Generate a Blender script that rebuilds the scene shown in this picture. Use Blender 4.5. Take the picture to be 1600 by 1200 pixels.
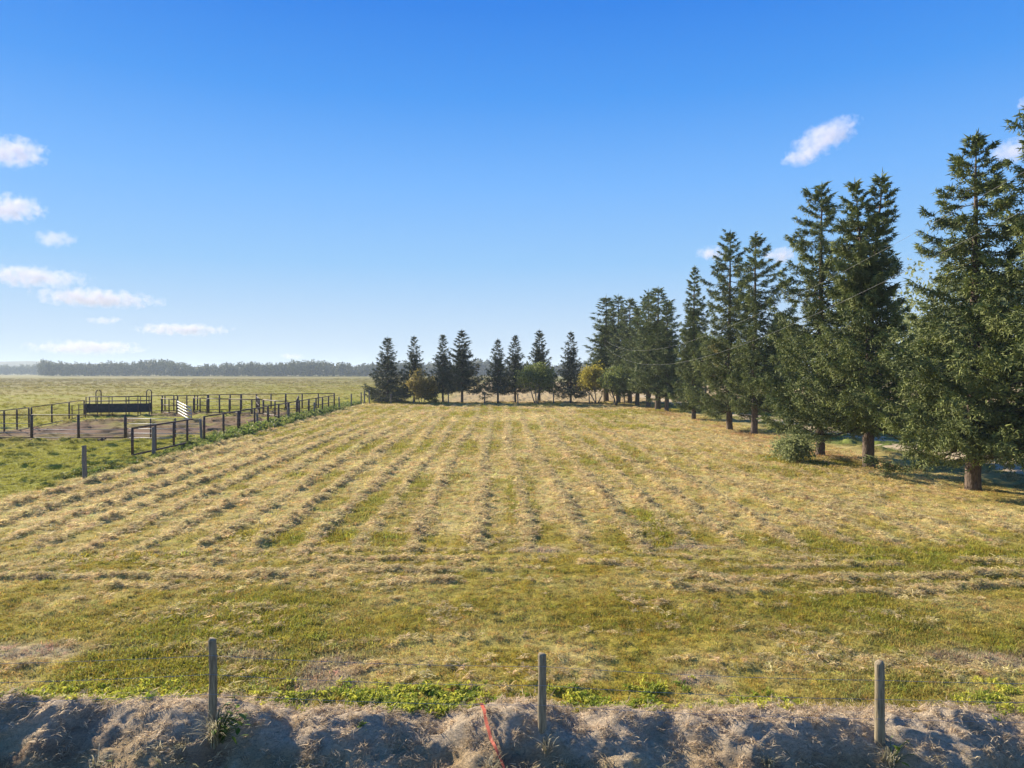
import bpy, math, random
import numpy as np
from mathutils import Vector, Matrix

R = math.radians
sc = bpy.context.scene
for o in list(bpy.data.objects):
    bpy.data.objects.remove(o)

# ------------------------------------------------------------------ camera
F, CX, CY, HZ, CH = 1130.0, 800.0, 600.0, 582.0, 4.5     # measured on the 1600 px photograph
cam = bpy.data.cameras.new('camera')
cam.sensor_width = 36.0
cam.lens = F / 1600.0 * 36.0
cam.clip_start, cam.clip_end = 0.1, 30000
camo = bpy.data.objects.new('camera', cam)
sc.collection.objects.link(camo)
camo.location = (0, 0, CH)
camo.rotation_euler = (R(90) - math.atan((CY - HZ) / F), 0, 0)
sc.camera = camo

# ------------------------------------------------------------------ sun, sky, exposure
SUN_AZ, SUN_EL = 48.0, 25.0            # degrees left of the view axis, degrees above the horizon
EXPO = 1.17
sd = Vector((-math.sin(R(SUN_AZ)) * math.cos(R(SUN_EL)), math.cos(R(SUN_AZ)) * math.cos(R(SUN_EL)), math.sin(R(SUN_EL))))
sun = bpy.data.lights.new('sun', 'SUN')
sun.energy, sun.angle, sun.color = 5.0, R(0.6), (1.0, 0.90, 0.74)
suno = bpy.data.objects.new('sun', sun)
sc.collection.objects.link(suno)
suno.rotation_euler = sd.to_track_quat('Z', 'Y').to_euler()
suno.location = (-40, 40, 60)

w = bpy.data.worlds.new('World')
sc.world = w
w.use_nodes = True
nt = w.node_tree
nt.nodes.clear()
N = nt.nodes.new
out = N('ShaderNodeOutputWorld')
bg = N('ShaderNodeBackground')
sky = N('ShaderNodeTexSky')
sky.sky_type = 'NISHITA'
sky.sun_disc = False
sky.sun_elevation = R(SUN_EL)
sky.sun_rotation = R(-SUN_AZ)
sky.air_density, sky.dust_density, sky.ozone_density = 1.0, 0.2, 3.0
tc = N('ShaderNodeTexCoord')
sep = N('ShaderNodeSeparateXYZ')
ramp = N('ShaderNodeValToRGB')
ramp.color_ramp.interpolation = 'LINEAR'
els = ramp.color_ramp.elements
stops = [(0.0, (5.3, 6.4, 7.3)), (0.06, (4.3, 5.8, 7.6)), (0.146, (2.5, 4.85, 7.9)), (0.246, (1.5, 3.95, 8.3)),
         (0.353, (0.55, 2.75, 7.6)), (0.449, (0.22, 1.95, 6.9)), (1.0, (0.10, 0.95, 4.4))]
while len(els) < len(stops):
    els.new(0.5)
for e, (p, c) in zip(els, stops):
    e.position = p
    e.color = tuple(v / 10 for v in c) + (1,)
mulr = N('ShaderNodeVectorMath'); mulr.operation = 'SCALE'; mulr.inputs['Scale'].default_value = 6.5
mix = N('ShaderNodeMix'); mix.data_type = 'RGBA'; mix.inputs['Factor'].default_value = 0.98
L = nt.links.new
L(tc.outputs['Generated'], sep.inputs[0])
L(sep.outputs['Z'], ramp.inputs['Fac'])
L(ramp.outputs['Color'], mulr.inputs[0])
L(sky.outputs['Color'], mix.inputs['A'])
L(mulr.outputs[0], mix.inputs['B'])
L(mix.outputs['Result'], bg.inputs['Color'])
bg.inputs['Strength'].default_value = 0.0815
L(bg.outputs[0], out.inputs['Surface'])

vs = sc.view_settings
vs.view_transform = 'Standard'
vs.look = 'None'
vs.exposure = EXPO
vs.gamma = 1.0
vs.use_curve_mapping = False
try:
    sc.cycles.volume_bounces = 3
    sc.cycles.max_bounces = 8
    sc.cycles.transparent_max_bounces = 12
except Exception:
    pass

# ------------------------------------------------------------------ helpers
col = sc.collection
rng = np.random.default_rng(7)


def gp(px, py, z=0.0):
    """photo pixel -> point on the plane at height z (used once, to read off where things stand)"""
    d = F * (CH - z) / (py - HZ)
    return ((px - CX) / F * d, d)


def link(o, parent=None):
    col.objects.link(o)
    if parent is not None:
        o.parent = parent
    return o


def tag(o, label=None, cat=None, group=None, kind=None):
    if label: o['label'] = label
    if cat: o['category'] = cat
    if group: o['group'] = group
    if kind: o['kind'] = kind
    return o


def empty(name, loc, rz=0.0):
    o = bpy.data.objects.new(name, None)
    o.empty_display_size = 0.2
    o.location = loc
    o.rotation_euler = (0, 0, rz)
    return link(o)


def mesh_np(name, V, Fc, mat=None, smooth=False, attrs=None):
    """V (n,3); Fc (m,3) or (m,4) int array; attrs {name: (n,) or (n,3)} on points"""
    V = np.asarray(V, dtype=np.float32); Fc = np.asarray(Fc, dtype=np.int32)
    me = bpy.data.meshes.new(name)
    n, m, k = len(V), len(Fc), Fc.shape[1]
    me.vertices.add(n); me.loops.add(m * k); me.polygons.add(m)
    me.vertices.foreach_set('co', V.ravel())
    me.loops.foreach_set('vertex_index', Fc.ravel())
    me.polygons.foreach_set('loop_start', np.arange(m, dtype=np.int32) * k)
    me.polygons.foreach_set('loop_total', np.full(m, k, dtype=np.int32))
    me.polygons.foreach_set('use_smooth', np.full(m, smooth, dtype=bool))
    me.update(calc_edges=True)
    for an, a in (attrs or {}).items():
        a = np.asarray(a, dtype=np.float32)
        if a.ndim == 1:
            at = me.attributes.new(an, 'FLOAT', 'POINT'); at.data.foreach_set('value', a)
        else:
            at = me.attributes.new(an, 'FLOAT_VECTOR', 'POINT'); at.data.foreach_set('vector', a.ravel())
    if mat: me.materials.append(mat)
    return me


def mobj(name, me, parent=None, loc=None):
    o = bpy.data.objects.new(name, me)
    if loc is not None: o.location = loc
    return link(o, parent)


class MB:
    """collects triangles/quads (as tris) for one mesh"""
    def __init__(s): s.V = []; s.T = []; s.n = 0; s.A = []
    def add(s, V, T, a=None):
        V = np.asarray(V, dtype=np.float32); T = np.asarray(T, dtype=np.int32)
        s.V.append(V); s.T.append(T + s.n); s.n += len(V)
        s.A.append(np.full(len(V), 0.5, np.float32) if a is None else np.broadcast_to(np.asarray(a, np.float32), (len(V),)))
    def tube(s, P, r, sides=6, cap=True, a=None):
        P = np.asarray(P, dtype=np.float64); k = len(P)
        r = np.broadcast_to(np.asarray(r, dtype=np.float64), (k,))
        t = np.gradient(P, axis=0); t /= np.linalg.norm(t, axis=1)[:, None] + 1e-12
        ref = np.array([0, 0, 1.0]) if abs(t[0, 2]) < 0.9 else np.array([1.0, 0, 0])
        u = np.cross(t, ref); u /= np.linalg.norm(u, axis=1)[:, None] + 1e-12
        v = np.cross(t, u)
        an = np.arange(sides) / sides * 2 * np.pi
        ring = P[:, None, :] + r[:, None, None] * (np.cos(an)[None, :, None] * u[:, None, :] + np.sin(an)[None, :, None] * v[:, None, :])
        V = ring.reshape(-1, 3)
        T = []
        for i in range(k - 1):
            for j in range(sides):
                a0, a1 = i * sides + j, i * sides + (j + 1) % sides
                T += [(a0, a0 + sides, a1), (a1, a0 + sides, a1 + sides)]
        if cap:
            V = np.vstack([V, P[:1], P[-1:]])
            c0, c1 = k * sides, k * sides + 1
            for j in range(sides):
                T += [(c0, j, (j + 1) % sides), (c1, (k - 1) * sides + (j + 1) % sides, (k - 1) * sides + j)]
        s.add(V, T, a)
    def box(s, c, size, rz=0.0):
        x, y, z = np.array(size) / 2
        V = np.array([[sx * x, sy * y, sz * z] for sx in (-1, 1) for sy in (-1, 1) for sz in (-1, 1)])
        ca, sa = math.cos(rz), math.sin(rz)
        V = np.stack([V[:, 0] * ca - V[:, 1] * sa, V[:, 0] * sa + V[:, 1] * ca, V[:, 2]], 1) + np.array(c)
        Q = [(0, 1, 3, 2), (4, 6, 7, 5), (0, 4, 5, 1), (2, 3, 7, 6), (0, 2, 6, 4), (1, 5, 7, 3)]
        s.add(V, [t for q in Q for t in ((q[0], q[1], q[2]), (q[0], q[2], q[3]))])
    def mesh(s, name, mat, smooth=False, attr=True):
        V = np.vstack(s.V); T = np.vstack(s.T)
        return mesh_np(name, V, T, mat, smooth, {'tone': np.concatenate(s.A)} if attr else None)
    def build(s, name, mat, parent=None, smooth=False, loc=None):
        return mobj(name, s.mesh(name, mat, smooth), parent, loc)


# --- value noise
_perm = np.random.default_rng(3).random((512, 512)).astype(np.float32)


def vnoise(x, y):
    x = np.asarray(x, dtype=np.float64); y = np.asarray(y, dtype=np.float64)
    xi = np.floor(x).astype(np.int64); yi = np.floor(y).astype(np.int64)
    fx = x - xi; fy = y - yi
    fx = fx * fx * (3 - 2 * fx); fy = fy * fy * (3 - 2 * fy)
    a = _perm[xi & 511, yi & 511]; b = _perm[(xi + 1) & 511, yi & 511]
    c = _perm[xi & 511, (yi + 1) & 511]; d = _perm[(xi + 1) & 511, (yi + 1) & 511]
    return (a * (1 - fx) + b * fx) * (1 - fy) + (c * (1 - fx) + d * fx) * fy


def fbm(x, y, o=4, g=0.5):
    s = 0; amp = 1.0; tot = 0
    for i in range(o):
        s = s + amp * vnoise(x * 2 ** i + 17.3 * i, y * 2 ** i + 9.1 * i); tot += amp; amp *= g
    return s / tot


def sstep(a, b, x):
    t = np.clip((x - a) / (b - a), 0, 1)
    return t * t * (3 - 2 * t)


# ------------------------------------------------------------------ materials
def newmat(name):
    m = bpy.data.materials.new(name); m.use_nodes = True
    t = m.node_tree
    b = t.nodes['Principled BSDF']
    return m, t, b


def noise_node(t, scale, detail=4, rough=0.55, coord='Object', vec=None, dist=0.0):
    n = t.nodes.new('ShaderNodeTexNoise')
    n.inputs['Scale'].default_value = scale; n.inputs['Detail'].default_value = detail
    n.inputs['Roughness'].default_value = rough; n.inputs['Distortion'].default_value = dist
    if vec is None:
        c = t.nodes.new('ShaderNodeTexCoord'); vec = c.outputs[coord]
    t.links.new(vec, n.inputs['Vector'])
    return n


def ramp_node(t, fac, stops):
    r = t.nodes.new('ShaderNodeValToRGB')
    e = r.color_ramp.elements
    while len(e) < len(stops): e.new(0.5)
    for el, (p, c) in zip(e, stops):
        el.position = p; el.color = tuple(c) + (1,)
    t.links.new(fac, r.inputs['Fac'])
    return r


def mixc(t, fac, a, b, mode='MIX'):
    m = t.nodes.new('ShaderNodeMix'); m.data_type = 'RGBA'; m.blend_type = mode
    for s, v in (('Factor', fac), ('A', a), ('B', b)):
        if hasattr(v, 'is_output'): t.links.new(v, m.inputs[s])
        elif s == 'Factor': m.inputs[s].default_value = v
        else: m.inputs[s].default_value = tuple(v) + (1,)
    return m.outputs['Result']


def bump(t, b, h, strength, dist):
    bp = t.nodes.new('ShaderNodeBump'); bp.inputs['Strength'].default_value = strength; bp.inputs['Distance'].default_value = dist
    t.links.new(h, bp.inputs['Height']); t.links.new(bp.outputs[0], b.inputs['Normal'])


def simple_noise_mat(name, c1, c2, scale, rough=0.9, bumps=0.3, bdist=0.02, stretch=None, metallic=0.0):
    m, t, b = newmat(name)
    c = t.nodes.new('ShaderNodeTexCoord'); v = c.outputs['Object']
    if stretch:
        mp = t.nodes.new('ShaderNodeMapping'); mp.inputs['Scale'].default_value = stretch
        t.links.new(v, mp.inputs['Vector']); v = mp.outputs[0]
    n = noise_node(t, scale, 6, 0.6, vec=v)
    r = ramp_node(t, n.outputs['Fac'], [(0.3, c1), (0.7, c2)])
    t.links.new(r.outputs[0], b.inputs['Base Color'])
    b.inputs['Roughness'].default_value = rough
    b.inputs['Metallic'].default_value = metallic
    b.inputs['Specular IOR Level'].default_value = 0.25
    if bumps: bump(t, b, n.outputs['Fac'], bumps, bdist)
    return m


def leaf_mat(name, dark, light, trans=0.35, attr='tone', instancer=False, tint=None, rough=0.6, spec=0.2):
    """foliage: colour runs from dark to light with a per-leaf tone; some light passes through"""
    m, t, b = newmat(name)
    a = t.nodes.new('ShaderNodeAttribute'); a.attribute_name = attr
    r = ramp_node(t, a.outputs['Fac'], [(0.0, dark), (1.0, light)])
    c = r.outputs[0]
    if tint:
        ai = t.nodes.new('ShaderNodeAttribute'); ai.attribute_type = 'INSTANCER'; ai.attribute_name = tint
        c = mixc(t, 1.0, c, ai.outputs['Vector'], 'MULTIPLY')
    t.links.new(c, b.inputs['Base Color'])
    b.inputs['Roughness'].default_value = rough
    b.inputs['Specular IOR Level'].default_value = spec
    tr = t.nodes.new('ShaderNodeBsdfTranslucent'); t.links.new(c, tr.inputs['Color'])
    mx = t.nodes.new('ShaderNodeMixShader'); mx.inputs[0].default_value = trans
    t.links.new(b.outputs[0], mx.inputs[1]); t.links.new(tr.outputs[0], mx.inputs[2])
    t.links.new(mx.outputs[0], t.nodes['Material Output'].inputs['Surface'])
    return m


M = {}
M['pipe'] = simple_noise_mat('weathered_pipe', (0.050, 0.034, 0.030), (0.125, 0.080, 0.066), 9, 0.7, 0.2, 0.004)
M['pipe_light'] = simple_noise_mat('galvanised_pipe', (0.30, 0.29, 0.28), (0.46, 0.45, 0.44), 8, 0.5, 0.1, 0.003, metallic=0.3)
M['rubber'] = simple_noise_mat('dark_belting', (0.018, 0.019, 0.024), (0.05, 0.05, 0.06), 4, 0.8, 0.3, 0.01)
M['wood'] = simple_noise_mat('weathered_post', (0.13, 0.10, 0.058), (0.37, 0.30, 0.185), 7, 0.9, 0.6, 0.012, (6, 6, 0.7))
M['wood_grey'] = simple_noise_mat('grey_post', (0.11, 0.10, 0.085), (0.24, 0.22, 0.19), 8, 0.9, 0.5, 0.01, (6, 6, 0.7))
M['pole'] = simple_noise_mat('pole_wood', (0.17, 0.145, 0.11), (0.32, 0.28, 0.23), 6, 0.9, 0.4, 0.01, (5, 5, 0.5))
M['wire'] = simple_noise_mat('fence_wire', (0.28, 0.27, 0.25), (0.42, 0.41, 0.40), 20, 0.45, 0, metallic=0.6)
M['cable'] = simple_noise_mat('overhead_cable', (0.26, 0.26, 0.26), (0.40, 0.40, 0.39), 10, 0.5, 0, metallic=0.3)
M['bark'] = simple_noise_mat('spruce_bark', (0.055, 0.040, 0.030), (0.20, 0.145, 0.105), 7, 0.95, 1.0, 0.05, (3, 3, 1.0))
M['bark_grey'] = simple_noise_mat('grey_bark', (0.06, 0.055, 0.045), (0.17, 0.155, 0.13), 8, 0.95, 0.7, 0.03, (3, 3, 1.0))
M['twigwood'] = simple_noise_mat('spruce_limb', (0.045, 0.034, 0.026), (0.11, 0.085, 0.065), 6, 0.95, 0.3, 0.02)
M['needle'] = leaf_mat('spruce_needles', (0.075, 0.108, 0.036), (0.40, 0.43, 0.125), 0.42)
M['needle_far'] = leaf_mat('young_spruce_needles', (0.035, 0.050, 0.026), (0.16, 0.18, 0.078), 0.26)
M['leaf_green'] = leaf_mat('green_leaves', (0.09, 0.12, 0.03), (0.30, 0.33, 0.09), 0.45)
M['leaf_yellow'] = leaf_mat('yellowing_leaves', (0.20, 0.17, 0.025), (0.56, 0.47, 0.075), 0.5)
M['leaf_pale'] = leaf_mat('pale_leaves', (0.17, 0.20, 0.075), (0.42, 0.44, 0.19), 0.48)
M['leaf_brown'] = leaf_mat('turning_leaves', (0.13, 0.115, 0.03), (0.38, 0.29, 0.085), 0.48)
M['weed'] = leaf_mat('weed_leaves', (0.06, 0.11, 0.015), (0.22, 0.30, 0.045), 0.45)
M['straw_leaf'] = leaf_mat('dry_grass_blades', (0.22, 0.19, 0.10), (0.52, 0.46, 0.29), 0.35)
M['blade'] = leaf_mat('grass_blades', (0.7, 0.7, 0.7), (1.4, 1.4, 1.4), 0.42, tint='tint')
M['forest_leaf'] = leaf_mat('far_wood_leaves', (0.035, 0.048, 0.020), (0.15, 0.155, 0.06), 0.25)
M['orange'] = simple_noise_mat('orange_webbing', (0.46, 0.075, 0.035), (0.62, 0.14, 0.065), 12, 0.6, 0.1, 0.005)

# ------------------------------------------------------------------ ground
def x_left(y):      # fence line left of the mown field
    return -17.3 - 0.05 * y

TREE_X = 18.0


def bank_crest(x):
    px = np.array([-900, -300, 0, 100, 165, 210, 330, 400, 455, 500, 600, 690, 740, 790, 850, 900, 970, 1050, 1160, 1260, 1370, 1440, 1500, 1600, 1900, 2500])
    py = np.array([1110, 1100, 1093, 1097, 1112, 1099, 1093, 1104, 1122, 1114, 1130, 1137, 1120, 1106, 1108, 1131, 1116, 1130, 1113, 1121, 1116, 1126, 1114, 1136, 1115, 1112])
    d = 9.15
    return np.interp(x, (px - CX) / F * d, CH - (py - HZ) / F * d)


def base_z(x, y):
    """broad lie of the land"""
    z = 0.25 * (fbm(x / 60 + 5, y / 60, 2) - 0.5) * sstep(60, 200, np.hypot(x, y))
    z = z - 0.62 * (1 - sstep(8.2, 9.6, y)) * (1 - sstep(14, 40, np.abs(x)) * 0.6)
    return z


def rows(x, y):
    """windrows of cut hay: 0..1"""
    wob = (fbm(x / 3.0, y / 22.0, 2) - 0.5) * .7 + (fbm(x / .6, y / .6, 2) - .5) * .26
    u = x + 0.05 * y * np.clip((9 - x) / 26, 0, 1) + wob
    ph = np.abs((u / 1.36) % 1.0 - 0.5)
    long_ = np.exp(-(ph / 0.135) ** 2)
    long_ *= (.58 + .42 * sstep(0.32, 0.58, fbm(x / 2.0 + 31, y / 5.0, 3))) * (1 - .45 * sstep(3, 13, x))
    long_ *= sstep(17.2, 19.5, y + 1.4 * (vnoise(x / 3, y / 3) - .5)) * (1 - 0.5 * sstep(45, 85, y))
    v = y + (fbm(x / 6.0 + 7, y / 3.0, 3) - 0.5) * 1.6 + 0.012 * x
    cr = np.zeros_like(v)
    for c0, wd, am in ((11.0, 0.22, 0.35), (12.1, .16, .2), (13.9, 0.18, 0.22), (15.15, 0.18, .7), (15.95, 0.2, 0.7), (16.9, 0.2, 0.65), (17.8, .2, .4)):
        cr = np.maximum(cr, am * np.exp(-((v - c0) / wd) ** 2))
    cr *= sstep(0.38, 0.6, fbm(x / 2.0 + 3, y / 1.0 + 40, 3))
    r = np.maximum(long_, cr * (1 - sstep(18, 19.5, y)) * sstep(9.6, 10.6, y))
    inside = sstep(0.3, 1.6, x - x_left(y)) * (1 - sstep(TREE_X - 3.5, TREE_X - 1.2, x)) * (1 - sstep(98, 103, y))
    return r * inside


GREEN_SPOTS = [(-5.2, 19.6, 3.2, 0.8, 1.0), (-9.0, 17.6, 2.6, 0.5, .8), (4.0, 21.0, 1.1, 2.4, 1.0), (0.3, 26, .5, 6, .8), (-6, 44, 6, 5, .9), (8.2, 19.0, 2.2, 1.2, .8),
               (10.5, 17.2, 4.0, 2.3, .7), (12.5, 33, 3, 3, .6), (4.5, 37, 5, 5, .55), (-13, 14, 2.5, 1.2, .5), (-2, 60, 8, 6, .6), (-14, 62, 4, 10, .6), (9, 70, 4, 9, .45),
               (14, 13, 5, 1.4, .35), (3, 13.2, 9, 1.0, .3), (-7, 12.9, 5, 0.9, .25), (-12, 33, 1.0, 7, .35)]


def green(x, y):
    g = np.zeros_like(x)
    w1 = (fbm(x / 1.6 + 50, y / 1.6, 3) - 0.5)
    for gx, gy, sx, sy, a in GREEN_SPOTS:
        g = np.maximum(g, a * np.exp(-(((x - gx) / sx) ** 2 + ((y - gy) / sy) ** 2) ** 1.3 - 2.2 * w1))
    g = np.maximum(g, 0.9 * sstep(0.52, 0.72, fbm(x / 5 + 9, y / 6 + 4, 4)))
    return np.clip(g, 0, 1)


def field_in(x, y):
    wx = (fbm(x / 1.5, y / 1.5 + 90, 3) - 0.5) * 1.6
    return sstep(-0.2, 0.9, x - x_left(y) + wx) * (1 - sstep(103.2, 105.5, y + wx)) * (1 - sstep(TREE_X + 1.0, TREE_X + 3.2, x + wx * 1.5)) * sstep(8.0, 8.6, y)


C = lambda *c: np.array(c, dtype=np.float64)
STRAW, OLIVE, GREENC, PAST, PASTDRY, DIRT, RUST, SHADEG = C(.55, .43, .185), C(.315, .248, .042), C(.285, .265, .032), C(.30, .285, .040), C(.33, .265, .080), C(.145, .085, .058), C(.33, .185, .085), C(.17, .19, .055)


def lerp(a, b, t):
    return a + (b - a) * t[..., None]


def dirt_mask(x, y):
    wv = (fbm(x / 3 + 20, y / 3, 3) - .5) * 3.0
    m = sstep(0, 1.2, x + 38 + wv) * (1 - sstep(-24.5, -22.0, x + wv)) * sstep(46.8, 48.5, y + .4 * wv) * (1 - sstep(60, 66, y + wv))
    return m


def albedo(x, y):
    f = field_in(x, y)
    r = rows(x, y)
    g = green(x, y)
    n1 = fbm(x / 0.9, y / 1.4 + 12, 4); n2 = fbm(x / 7 + 3, y / 9, 3); n3 = fbm(x / .25, y / .25 + 8, 3)
    thatch = np.clip(0.15 + 1.35 * (n1 - 0.42) + 0.55 * (n2 - 0.5) + 0.45 * sstep(17.5, 24, y) * (1 - .15 * sstep(60, 90, y)), 0, 1)
    c = lerp(np.broadcast_to(OLIVE, x.shape + (3,)), STRAW, thatch * (1 - 0.55 * g))
    c = lerp(c, GREENC, g * 0.8 * (1 - 0.7 * r))
    c = lerp(c, STRAW * 1.04, np.clip(r * 1.1, 0, 1) * 0.7)
    # bare scraped spots
    soil = np.zeros_like(x)
    for ox, oy, sx, sy in ((-2.75, 10.6, .38, .8), (3.9, 18.6, 1.3, .3), (-4.6, 11.4, .7, .25), (2.2, 10.6, .8, .25), (7.6, 11.3, 1.2, .3), (0.6, 18.3, .5, .25), (-8.5, 11.6, 1.3, .3)):
        soil = np.maximum(soil, np.exp(-(((x - ox) / sx) ** 2 + ((y - oy) / sy) ** 2)))
    c = lerp(c, C(.40, .30, .21), np.clip(soil * 2.2 * sstep(.35, .55, n1), 0, 1) * .8)
    # needles and bare soil below the big spruces
    rust = np.exp(-((x - 17.0) / 1.6) ** 2) * sstep(30, 40, y) * (1 - sstep(85, 100, y)) * sstep(.42, .6, fbm(x / 2.5, y / 4 + 77, 3))
    c = lerp(c, RUST, rust * 0.75)
    # pasture on the left, rough grass elsewhere
    dist = np.hypot(x, y)
    p1 = fbm(x / 4 + 70, y / 6, 4); p4 = fbm(x / 14 + 7, y / 60 + 5, 4); p2 = fbm(x / 25 + 1, y / 40 + 2, 3)
    dry = np.clip(sstep(.42, .66, p1) * .6 + 0.75 * sstep(80, 330, dist) * (0.55 + .9 * (p2 - .3)) + 0.35 * sstep(.5, .7, p2), 0, 1)
    nearfence = np.exp(-((x - x_left(y) + 6) / 6.0) ** 2) * (1 - sstep(45, 60, y))
    dry = dry * (1 - .75 * nearfence)
    p = lerp(np.broadcast_to(PAST, x.shape + (3,)), PASTDRY, dry)
    p = p * (1 - .30 * sstep(90, 300, dist) * (.4 + 1.2 * p4))[..., None]
    p = lerp(p, DIRT * 1.0, dirt_mask(x, y) * np.clip(.75 + .9 * (n1 - .5), 0, 1))
    trod = sstep(0, 2, x + 40) * (1 - sstep(-22.5, -21, x)) * sstep(50, 54, y) * (1 - sstep(78, 86, y)) * sstep(.3, .5, p1)
    p = lerp(p, DIRT * 1.3, trod * .85)
    # beyond the back row: dry stubble
    back = sstep(104, 108, y) * sstep(-16, -8, x + 6 * (p2 - .5))* (1-sstep(300,420,y))
    p = lerp(p, C(.46, .33, .19), back * .85)
    # right of the spruces: lawn with bare patches
    rt = sstep(TREE_X, TREE_X + 2, x) * (1 - back)
    p = lerp(p, lerp(np.broadcast_to(C(.17, .20, .05), x.shape + (3,)), C(.30, .24, .10), sstep(.4, .65, p1)), rt)
    # road verge in front of the bank
    fr = 1 - sstep(8.2, 8.8, y)
    p = lerp(p, lerp(np.broadcast_to(C(.17, .17, .075), x.shape + (3,)), C(.27, .24, .15), sstep(.35, .6, n1)), fr)
    out_ = lerp(p, c, f)
    return out_ * (0.86 + 0.28 * n3)[..., None]


def relief(x, y):
    f = field_in(x, y)
    r = rows(x, y)
    dist = np.hypot(x, y)
    lump = 1.25 * (fbm(x / 0.31, y / 0.27 + 3, 3) - 0.5)
    h = f * (r * r * (0.05 + 0.36 * np.clip(lump + .06, 0, 1) * .72) + 0.085 * np.clip(lump, -.3, 1) * (1 - sstep(50, 90, y)) + 0.05 * (fbm(x / 1.3, y / 1.3 + 60, 2) - .5))
    tus = fbm(x / 0.9 + 11, y / 0.9, 3)
    h = h + (1 - f) * 0.22 * sstep(.52, .8, tus) * (1 - sstep(250, 500, dist)) * sstep(9, 10, y)
    return h


def axis(segs):
    a = []
    for s0, s1, st in segs:
        a.append(np.arange(s0, s1, st))
    return np.concatenate(a)


gx_in = axis([(-46, -24, 0.3), (-24, -16, 0.14), (-16, 16, 0.105), (16, 24, 0.16), (24, 46, 0.5)])
geo = np.cumsum(0.6 * 1.13 ** np.arange(0, 58)); geo = geo[geo < 6000]
xs = np.concatenate([-46.3 - geo[::-1], gx_in, 46 + geo])
ys = [7.6]
while ys[-1] < 125: ys.append(ys[-1] + max(0.05, 0.0042 * ys[-1] * (1 if ys[-1] < 60 else 1.7)))
ys = np.array(ys)
ysb = 7.6 - np.cumsum(0.3 * 1.25 ** np.arange(0, 32)); ysb = ysb[ysb > -900]
yf = ys[-1] + np.cumsum(0.9 * 1.10 ** np.arange(0, 66)); yf = yf[yf < 6500]
ys = np.concatenate([ysb[::-1], ys, yf])
GX, GY = np.meshgrid(xs, ys)
GZ = base_z(GX, GY) + relief(GX, GY)
GZ -= 0.30 * sstep(8.3, 8.7, GY) * (1 - sstep(9.3, 9.7, GY)) * (np.abs(GX) < 24)      # dips under the spoil bank
GC = albedo(GX, GY)
nx, ny = len(xs), len(ys)
ii = np.arange(nx * ny).reshape(ny, nx)
Q = np.stack([ii[:-1, :-1], ii[:-1, 1:], ii[1:, 1:], ii[1:, :-1]], -1).reshape(-1, 4)


def ground_mat():
    m, t, b = newmat('ground_grass_and_hay')
    a = t.nodes.new('ShaderNodeAttribute'); a.attribute_name = 'alb'
    n1 = noise_node(t, 9.0, 6, 0.7); n2 = noise_node(t, 0.35, 5, 0.6); n3 = noise_node(t, 55.0, 3, 0.7)
    r1 = ramp_node(t, n1.outputs['Fac'], [(0.28, (.50, .50, .46)), (0.5, (1, 1, 1)), (0.75, (1.32, 1.28, 1.2))])
    r2 = ramp_node(t, n2.outputs['Fac'], [(0.3, (.86, .92, .82)), (0.7, (1.12, 1.07, 1.08))])
    r3 = ramp_node(t, n3.outputs['Fac'], [(0.25, (.6, .6, .6)), (0.75, (1.3, 1.3, 1.25))])
    c = mixc(t, 1.0, a.outputs['Vector'], r1.outputs[0], 'MULTIPLY')
    c = mixc(t, 1.0, c, r2.outputs[0], 'MULTIPLY')
    c = mixc(t, 0.8, c, r3.outputs[0], 'MULTIPLY')
    t.links.new(c, b.inputs['Base Color'])
    b.inputs['Roughness'].default_value = 1.0
    b.inputs['Specular IOR Level'].default_value = 0.05
    bump(t, b, n1.outputs['Fac'], 0.8, 0.06)
    return m


M['ground'] = ground_mat()
gme = mesh_np('ground', np.stack([GX, GY, GZ], -1).reshape(-1, 3), Q, M['ground'], True, {'alb': GC.reshape(-1, 3)})
ground = tag(mobj('ground', gme), 'mown hay field, pasture and far plain', None, None, 'structure')

# gravel drive behind the spruces
M['gravel'] = simple_noise_mat('gravel', (0.36, 0.265, 0.15), (0.50, 0.39, 0.235), 3.0, 1.0, 0.5, 0.03)
yy = np.arange(4, 150, 0.5)
edge = lambda s: (fbm(yy / 2.5 + s, yy * 0 + s, 3) - .5) * 1.0
xl_, xr_ = 22.4 + edge(3), 26.2 + edge(9)
DV = []; cols_ = 9
for k in range(cols_):
    tt = k / (cols_ - 1)
    xx = xl_ * (1 - tt) + xr_ * tt
    zz = base_z(xx, yy) + relief(xx, yy) * 0 + 0.05 + 0.06 * math.sin(math.pi * tt) - (0.05 if k in (0, cols_ - 1) else 0)
    DV.append(np.stack([xx, yy, zz], -1))
DV = np.stack(DV, 1).reshape(-1, 3)
di = np.arange(len(yy) * cols_).reshape(len(yy), cols_)
DQ = np.stack([di[:-1, :-1], di[:-1, 1:], di[1:, 1:], di[1:, :-1]], -1).reshape(-1, 4)
tag(mobj('gravel_drive', mesh_np('gravel_drive', DV, DQ, M['gravel'], True)), 'pale gravel drive running behind the tall spruces', None, None, 'structure')

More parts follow.
